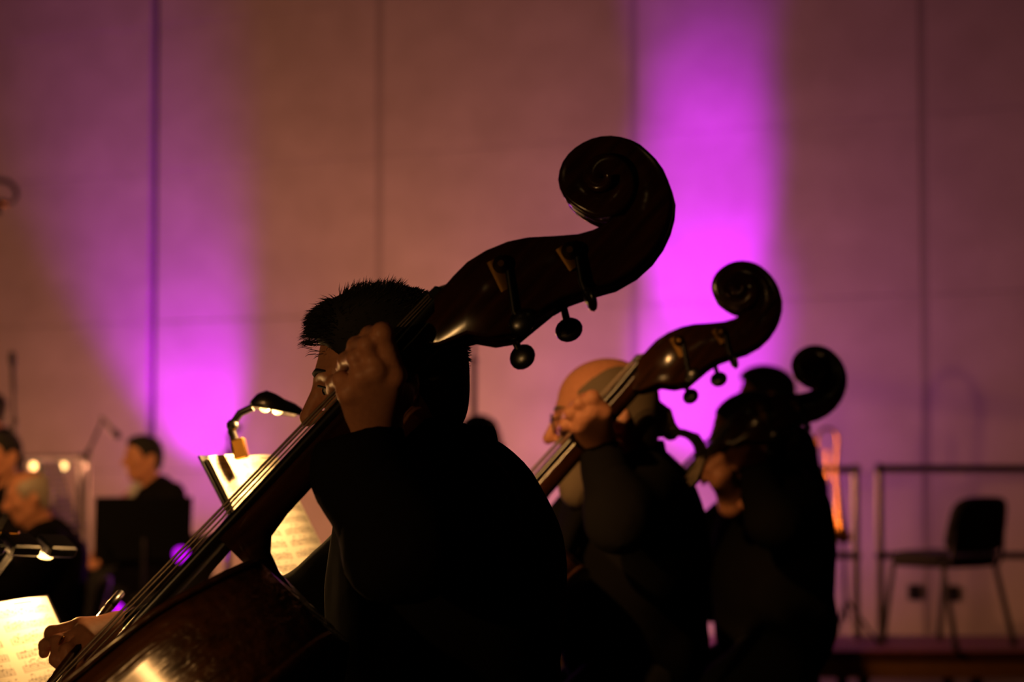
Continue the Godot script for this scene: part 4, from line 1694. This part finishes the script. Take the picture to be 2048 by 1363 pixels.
# ------------------------------------------------------------------ music stands, sheets and their lamps
func music_stand(label: String, sheet_label: String, c: Vector3, wdir: Vector3, tilt: float, floor_y: float, wide := 0.42, desk_wide := 0.48, tall := 0.296) -> Dictionary:
	# c: centre of the sheet; wdir: along its upper edge, away from the hall; the sheet faces wdir turned a quarter to the right
	var w := wdir.normalized()
	var nh := Vector3(-w.z, 0, w.x)
	var up := Vector3.UP * cos(tilt) - nh * sin(tilt)
	var nn := w.cross(up) * -1.0
	if nn.dot(nh) < 0.0:
		nn = -nn
	var b := Basis(w, up, w.cross(up))
	var base := Vector3(c.x, floor_y, c.z) - nh * 0.04
	var t := thing("music_stand", label, "music stand", base)
	var q := Solid.new(base)
	q.box(c - nn * 0.016 - up * 0.01, Vector3(desk_wide, tall + 0.034, 0.004), b, 0.001)
	part(t, "desk", q.mesh(), M.black_metal)
	q = Solid.new(base)
	q.box(c - up * (tall / 2.0 + 0.024) + nn * 0.012, Vector3(desk_wide, 0.004, 0.056), b, 0.001)
	part(t, "ledge", q.mesh(), M.black_metal)
	q = Solid.new(base)
	var top := c - nn * 0.03 - up * 0.06
	var foot := Vector3(top.x, floor_y, top.z)
	q.tube([top, Vector3(top.x, top.y - 0.08, top.z) - nh * 0.01, foot + Vector3.UP * 0.14], [0.012, 0.011, 0.013], 10)
	part(t, "pole", q.mesh(), M.black_metal)
	for i in 3:
		var a := TAU * i / 3.0 + 0.4
		q = Solid.new(base)
		q.tube([foot + Vector3.UP * 0.2, foot + Vector3(cos(a), 0, sin(a)) * 0.14 + Vector3.UP * 0.1, foot + Vector3(cos(a), 0, sin(a)) * 0.27 + Vector3.UP * 0.008], 0.008, 8)
		part(t, "leg", q.mesh(), M.black_metal)
	# the sheet: two pages with a slight sag
	var sb := c
	var st := thing("sheet_music", sheet_label, "sheet music", sb)
	var sh := Solid.new(sb)
	var rows := []
	for i in 7:
		var v := i / 6.0
		var row := []
		for k in 13:
			var u := k / 12.0
			var bulge := 0.006 * sin(PI * fmod(u * 2.0, 1.0)) + 0.004 * (1.0 - v)
			row.append(c + w * (u - 0.5) * wide + up * (0.5 - v) * tall + nn * (bulge - 0.008))
		rows.append(row)
	for i in 6:
		for k in 12:
			var tr := PackedVector3Array([rows[i][k], rows[i][k + 1], rows[i + 1][k + 1], rows[i][k], rows[i + 1][k + 1], rows[i + 1][k]])
			sh.add(tr, false, 0)
			# text runs from the far end of the sheet, seen by its reader on the left
			for e in [[0, 0], [0, 1], [1, 1], [0, 0], [1, 1], [1, 0]]:
				pass
			var uvs := [[k, i], [k + 1, i], [k + 1, i + 1], [k, i], [k + 1, i + 1], [k, i + 1]]
			for e in uvs:
				sh.uv.append(Vector2(e[0] / 12.0, e[1] / 6.0))
	part(st, "open_pages", sh.mesh(), M.paper_music)
	q = Solid.new(sb)
	q.box(c - nn * 0.0115, Vector3(wide - 0.01, tall - 0.004, 0.003), b)
	part(st, "page_block", q.mesh(), M.paper_plain)
	return {"n": nn, "up": up, "w": w, "nh": nh, "b": b}


func make_stands() -> void:
	var wd := Vector3(0.25, 0, -0.968)
	var warm := lin(1.0, 0.52, 0.17)
	var amber := lin(1.0, 0.355, 0.16)
	# the bright sheet of the second desk
	var c2 := at(560, 1040, 3.72)
	music_stand("black music stand carrying the bright sheet behind the neck of the nearest bass", "open sheet music glowing under the jointed lamp behind the nearest bass", c2, Vector3(0.2, 0, -0.98), 0.5, 0.0, 0.38, 0.4, 0.262)
	var t := thing("stand_lamp", "jointed black clip lamp bent over the tall sheet behind the nearest bass", "lamp", at(478, 905, 3.6))
	var o := t.position
	var q := Solid.new(o)
	q.box(at(480, 897, 3.6), Vector3(0.024, 0.036, 0.03), Basis(Vector3(0, 0, 1), 0.25), 0.003)
	part(t, "clip", q.mesh(), M.brass)
	q = Solid.new(o)
	q.tube([at(474, 890, 3.6), at(463, 862, 3.6), at(466, 843, 3.6)], 0.0075, 8)
	q.tube([at(466, 846, 3.6), at(480, 826, 3.6), at(505, 814, 3.6)], 0.0065, 8)
	q.ball(at(465, 850, 3.6), Vector3.ONE * 0.011, Basis.IDENTITY, 10)
	part(t, "arm", q.mesh(), M.black_metal)
	q = Solid.new(o)
	var l0 := at(505, 812, 3.6)
	var l1 := at(604, 832, 3.64)
	var dl := (l1 - l0).normalized()
	var upv := (Vector3.UP - dl * Vector3.UP.dot(dl)).normalized()
	var sv := dl.cross(upv)
	var rings := []
	for k in [[-0.004, 0.008, 0.01], [0.006, 0.022, 0.024], [0.02, 0.03, 0.032], [0.034, 0.034, 0.03], [0.05, 0.036, 0.024], [0.07, 0.036, 0.02], [0.082, 0.032, 0.015], [0.087, 0.024, 0.009]]:
		var r := PackedVector3Array()
		for i in 9:
			var a := PI * i / 8.0
			r.append(l0 + dl * k[0] + sv * cos(a) * k[1] + upv * sin(a) * k[2])
		for i in 9:
			var a := PI - PI * i / 8.0
			r.append(l0 + dl * k[0] + sv * cos(a) * (k[1] - 0.002) + upv * (sin(a) * maxf(k[2] - 0.002, 0.001) - 0.002))
		rings.append(r)
	q.loft(rings)
	part(t, "hood", q.mesh(), M.black_plastic)
	for k in [0.022, 0.046]:
		q = Solid.new(o)
		var bp: Vector3 = l0 + dl * k + upv * 0.003
		q.ball(bp, Vector3.ONE * 0.0095, Basis.IDENTITY, 12)
		part(t, "bulb", q.mesh(), M.bulb_warm)
		omni(t, "bulb_light", bp, warm, 0.19, 0.009)
	# the sheet in front of the first player, at the edge of the picture
	var cr := at(97, 1190, 3.72)
	var c1 := cr - wd.normalized() * 0.21 - (Vector3.UP * cos(0.5) - Vector3(0.968, 0, 0.25) * sin(0.5)) * 0.148
	music_stand("black music stand carrying the bright sheet behind the bow hand", "open sheet music glowing behind the bow hand of the quiffed player", c1, wd, 0.5, 0.0)
	t = thing("stand_lamp", "flat two part clip lamp above the sheet behind the bow hand", "lamp", at(20, 1120, 3.6))
	o = t.position
	var ldir := (at(150, 1092, 3.66) - at(-60, 1084, 3.5)).normalized()
	var lb := Basis(ldir, Vector3.UP, ldir.cross(Vector3.UP)).orthonormalized() * Basis(Vector3(1, 0, 0), 0.5)
	for k in [[-40, 1085, 3.52, 0.075], [40, 1088, 3.58, 0.062], [112, 1091, 3.63, 0.06]]:
		q = Solid.new(o)
		q.box(at(k[0], k[1], k[2]), Vector3(k[3], 0.022, 0.05), lb, 0.004)
		part(t, "lamp_head", q.mesh(), M.black_plastic)
	q = Solid.new(o)
	q.tube([at(20, 1110, 3.58), at(-10, 1150, 3.62), at(-40, 1200, 3.6)], 0.006, 8)
	part(t, "arm", q.mesh(), M.black_metal)
	q = Solid.new(o)
	q.tube([at(0, 1066, 3.58), at(38, 1066, 3.58)], 0.004, 8)
	part(t, "switch", q.mesh(), M.brass)
	for k in [[-20, 1106, 3.53], [90, 1112, 3.61]]:
		q = Solid.new(o)
		var bp := at(k[0], k[1], k[2])
		q.ball(bp, Vector3(0.016, 0.004, 0.01), lb, 12)
		part(t, "bulb", q.mesh(), M.bulb_warm)
		omni(t, "bulb_light", bp, warm, 0.2, 0.01)
	# the desk beside the nearest player, just outside the picture: its light falls on his hand and on the ribs of the bass
	var c3 := Vector3(-1.12, 1.16, -1.3)
	var m3 := music_stand("black music stand with a lit sheet beside the nearest player, before his bass", "open sheet music on the stand before the nearest bass", c3, Vector3(-0.75, 0, -0.66), 0.5, 0.0)
	desk_lamp("small warm desk lamp over the stand before the nearest bass", c3 + m3.up * 0.22 + m3.n * 0.1, warm, 0.3, "", c3 + m3.up * 0.152 - m3.n * 0.016)
	# desks of the orchestra with their small lamps: these light the faces and the wall
	var rows := [[122, 985, 9.62, 0.0, 0.0, false], [286, 1050, 10.5, 0.12, 0.0, false], [790, 1070, 12.8, 0.0, 2.2, true], [1130, 1090, 11.2, 0.0, 0.4, true], [-230, 1050, 13.2, 0.12, 3.1, true], [1530, 1010, 10.4, 0.0, 0.6, true]]
	var names := ["beside the bald clarinet player", "in front of the musician with the pink tie", "behind the quiffed bass player", "behind the player with the grey ponytail", "at the end of the back row", "behind the third bass player"]
	for i in rows.size():
		var k: Array = rows[i]
		var c := at(k[0], k[1], k[2])
		var dirs := Vector3(0.7, 0, -0.7)
		if i == 0:
			dirs = Vector3(0.0, 0, -1.0)
		elif i == 1:
			dirs = Vector3(0.97, 0, -0.25)
		if i == 1:
			dirs = -dirs
		var md := music_stand("black music stand " + names[i], "open sheet music on the stand " + names[i], c, dirs, 0.3, k[3])
		if k[5]:
			desk_lamp("small warm desk lamp on the music stand " + names[i], c + md.up * 0.22 + md.n * 0.06, amber, k[4], "", c + md.up * 0.152 - md.n * 0.016)
	for k in [77, 137]:
		var rp := Vector3((k - 1024) / FOCAL * 13.2, 1.31, -13.2)
		var bp := rp + Vector3(0, -0.045, 0.12)
		var gt := thing("rail_lamp", "small warm globe lamp clipped to the left guard rail", "lamp", rp, "globe lamps on the guard rail")
		q = Solid.new(rp)
		q.tube([rp + Vector3(0, 0.0, 0.015), rp + Vector3(0, 0.0, 0.09), bp], 0.006, 8)
		part(gt, "arm", q.mesh(), M.black_metal)
		q = Solid.new(rp)
		q.ball(bp, Vector3.ONE * 0.022, Basis.IDENTITY, 12)
		part(gt, "bulb", q.mesh(), M.bulb_warm)
		omni(gt, "bulb_light", bp, amber, 0.7, 0.022)


func desk_lamp(label: String, p: Vector3, col: Color, energy: float, group := "", foot := Vector3.ZERO) -> void:
	var o := p - Vector3.UP * 0.25 if foot == Vector3.ZERO else foot
	var t := thing("desk_lamp", label, "lamp", o, group)
	var q := Solid.new(o)
	q.tube([o, o + Vector3.UP * 0.03, p - Vector3.UP * 0.02], 0.005, 6)
	part(t, "arm", q.mesh(), M.black_metal)
	q = Solid.new(o)
	q.lathe(p - Vector3.UP * 0.03, Vector3.UP, [[0.012, 0.0], [0.012, 0.02], [0.008, 0.024]], 10)
	part(t, "socket", q.mesh(), M.black_metal)
	q = Solid.new(o)
	q.ball(p + Vector3.UP * 0.01, Vector3.ONE * 0.018, Basis.IDENTITY, 12)
	part(t, "bulb", q.mesh(), M.bulb_warm)
	if energy > 0.0:
		omni(t, "bulb_light", p + Vector3.UP * 0.01, col, energy, 0.018)


# ------------------------------------------------------------------ chair, brass instrument
func make_right_side() -> void:
	chair("empty black stacking chair on the riser in front of the guard rail", Vector3((1884 - 1024) / FOCAL * 11.25, 0.32, -11.25), Vector3(-0.62, 0, -0.785))
	# tripod stand and trombone
	var z := 11.2
	var p := Vector3((1690 - 1024) / FOCAL * z, 0.32, -z)
	var t := thing("instrument_stand", "black tripod stand under the brass instrument beside the guard rail", "stand", p)
	var q := Solid.new(p)
	var top := at(1686, 1082, z)
	q.tube([Vector3(p.x, 0.45, p.z), top], 0.009, 8)
	part(t, "pole", q.mesh(), M.black_metal)
	q = Solid.new(p)
	q.lathe(top - Vector3.UP * 0.01, Vector3.UP, [[0.014, 0.0], [0.05, 0.02], [0.052, 0.03], [0.03, 0.032]], 16)
	part(t, "bell_rest", q.mesh(), M.rubber)
	for i in 3:
		var a := TAU * i / 3.0 + 0.25
		q = Solid.new(p)
		q.tube([p + Vector3.UP * 0.24, p + Vector3(cos(a) * 0.17, 0.008, sin(a) * 0.17)], 0.008, 8)
		part(t, "leg", q.mesh(), M.black_metal)
	var o := top
	var tb := thing("trombone", "brass trombone standing bell down on a black tripod stand", "trombone", o)
	q = Solid.new(o)
	var g := func(x: float, y: float) -> Vector3: return at(x, y, z)
	var bell := []
	for k in [[0.066, 0.0], [0.06, 0.004], [0.045, 0.02], [0.032, 0.05], [0.023, 0.1], [0.016, 0.18], [0.012, 0.28], [0.01, 0.36]]:
		bell.append(k)
	var bb: Vector3 = g.call(1682, 1074)
	var bt: Vector3 = g.call(1671, 935)
	q.lathe(bb, (bt - bb).normalized(), bell, 24, false)
	part(tb, "bell", q.mesh(), M.brass)
	q = Solid.new(o)
	var pts := [bt]
	for i in 13:
		var a := PI * i / 12.0
		pts.append(g.call(1655 + 20 * cos(a), 880 - 24 * sin(a)))
	pts.append_array([g.call(1634, 940), g.call(1626, 990)])
	q.tube(pts, 0.0095, 10)
	part(tb, "tuning_slide", q.mesh(), M.brass)
	q = Solid.new(o)
	q.tube([g.call(1629, 900), g.call(1627, 985), g.call(1636, 1035), g.call(1648, 1050), g.call(1656, 1035), g.call(1652, 900)], 0.0075, 10)
	part(tb, "hand_slide", q.mesh(), M.brass)
	q = Solid.new(o)
	q.tube([g.call(1634, 935), g.call(1671, 935)], 0.011, 10)
	part(tb, "brace", q.mesh(), M.nickel)


# ------------------------------------------------------------------ microphones on stands
func microphone(label: String, stand_label: String, foot: Vector3, knee: Vector3, tip: Vector3, mic_end: Vector3) -> void:
	var t := thing("microphone_stand", stand_label, "microphone stand", foot)
	var q := Solid.new(foot)
	q.tube([foot + Vector3.UP * 0.1, knee], 0.014, 8)
	part(t, "pole", q.mesh(), M.rail_steel)
	q = Solid.new(foot)
	q.tube([knee - (tip - knee) * 0.25, tip], 0.008, 8)
	part(t, "boom", q.mesh(), M.steel_dark)
	q = Solid.new(foot)
	q.ball(knee, Vector3.ONE * 0.02, Basis.IDENTITY, 10)
	part(t, "clutch", q.mesh(), M.black_metal)
	for i in 3:
		var a := TAU * i / 3.0 + 0.9
		q = Solid.new(foot)
		q.tube([foot + Vector3.UP * 0.16, foot + Vector3(cos(a) * 0.28, 0.008, sin(a) * 0.28)], 0.008, 8)
		part(t, "leg", q.mesh(), M.black_metal)
	var m := thing("microphone", label, "microphone", mic_end)
	q = Solid.new(mic_end)
	var d := (mic_end - tip).normalized()
	var l := (mic_end - tip).length()
	q.lathe(tip, d, [[0.008, -0.02], [0.011, 0.0], [0.013, l * 0.6], [0.018, l * 0.62]], 14)
	part(m, "handle", q.mesh(), M.black_metal)
	q = Solid.new(mic_end)
	q.lathe(tip, d, [[0.018, l * 0.62], [0.02, l * 0.75], [0.019, l * 0.92], [0.01, l]], 14)
	part(m, "grille", q.mesh(), M.steel_dark)


func make_microphones() -> void:
	var fl := func(x: float, z: float, y: float) -> Vector3: return Vector3((x - 1024) / FOCAL * z, y, -z)
	microphone("dark microphone tilted down on its boom before the purple column", "microphone stand with a slanting boom left of the suited musician", fl.call(178, 12.0, 0.12), at(176, 905, 12.0), at(206, 838, 12.0), at(240, 876, 12.0))
	microphone("long dark microphone pointing straight up above the back row", "tall upright microphone stand in the back row", fl.call(27, 11.6, 0.12), at(28, 840, 11.6), at(27, 778, 11.6), at(24, 702, 11.6))
	microphone("microphone hidden behind the head of the nearest double bass", "grey microphone stand rising behind the quiffed player's collar", fl.call(949, 10.2, 0.0), at(948, 720, 10.2), at(952, 640, 10.2), at(985, 600, 10.2))
	microphone("small microphone above the tall sheet of music", "thin microphone stand behind the jointed lamp", fl.call(459, 9.6, 0.0), at(459, 905, 9.6), at(460, 868, 9.6), at(480, 850, 9.6))
	# hanging cable loop with a small brass fitting at the edge of the picture
	var p := at(5, 405, 13.0)
	var t := thing("hanging_microphone", "thin dark hanging loop with a brass fitting high before the wall", "microphone", p)
	var q := Solid.new(p)
	q.tube([at(-60, -330, 13.0), at(-50, 250, 13.0), at(-38, 370, 13.0), at(-10, 358, 13.0), at(15, 362, 13.0), at(30, 375, 13.0), at(34, 392, 13.0)], 0.014, 8)
	part(t, "cable_loop", q.mesh(), M.rubber)
	q = Solid.new(p)
	q.tube([at(-30, 405, 13.0), at(14, 405, 13.0)], 0.022, 10)
	part(t, "fitting", q.mesh(), M.brass)
	q = Solid.new(p)
	q.tube([at(34, 392, 13.0), at(26, 404, 13.0), at(14, 406, 13.0)], 0.011, 8)
	q.tube([at(-4, 408, 13.0), at(-6, 430, 13.0)], 0.018, 10)
	part(t, "capsule", q.mesh(), M.rubber)
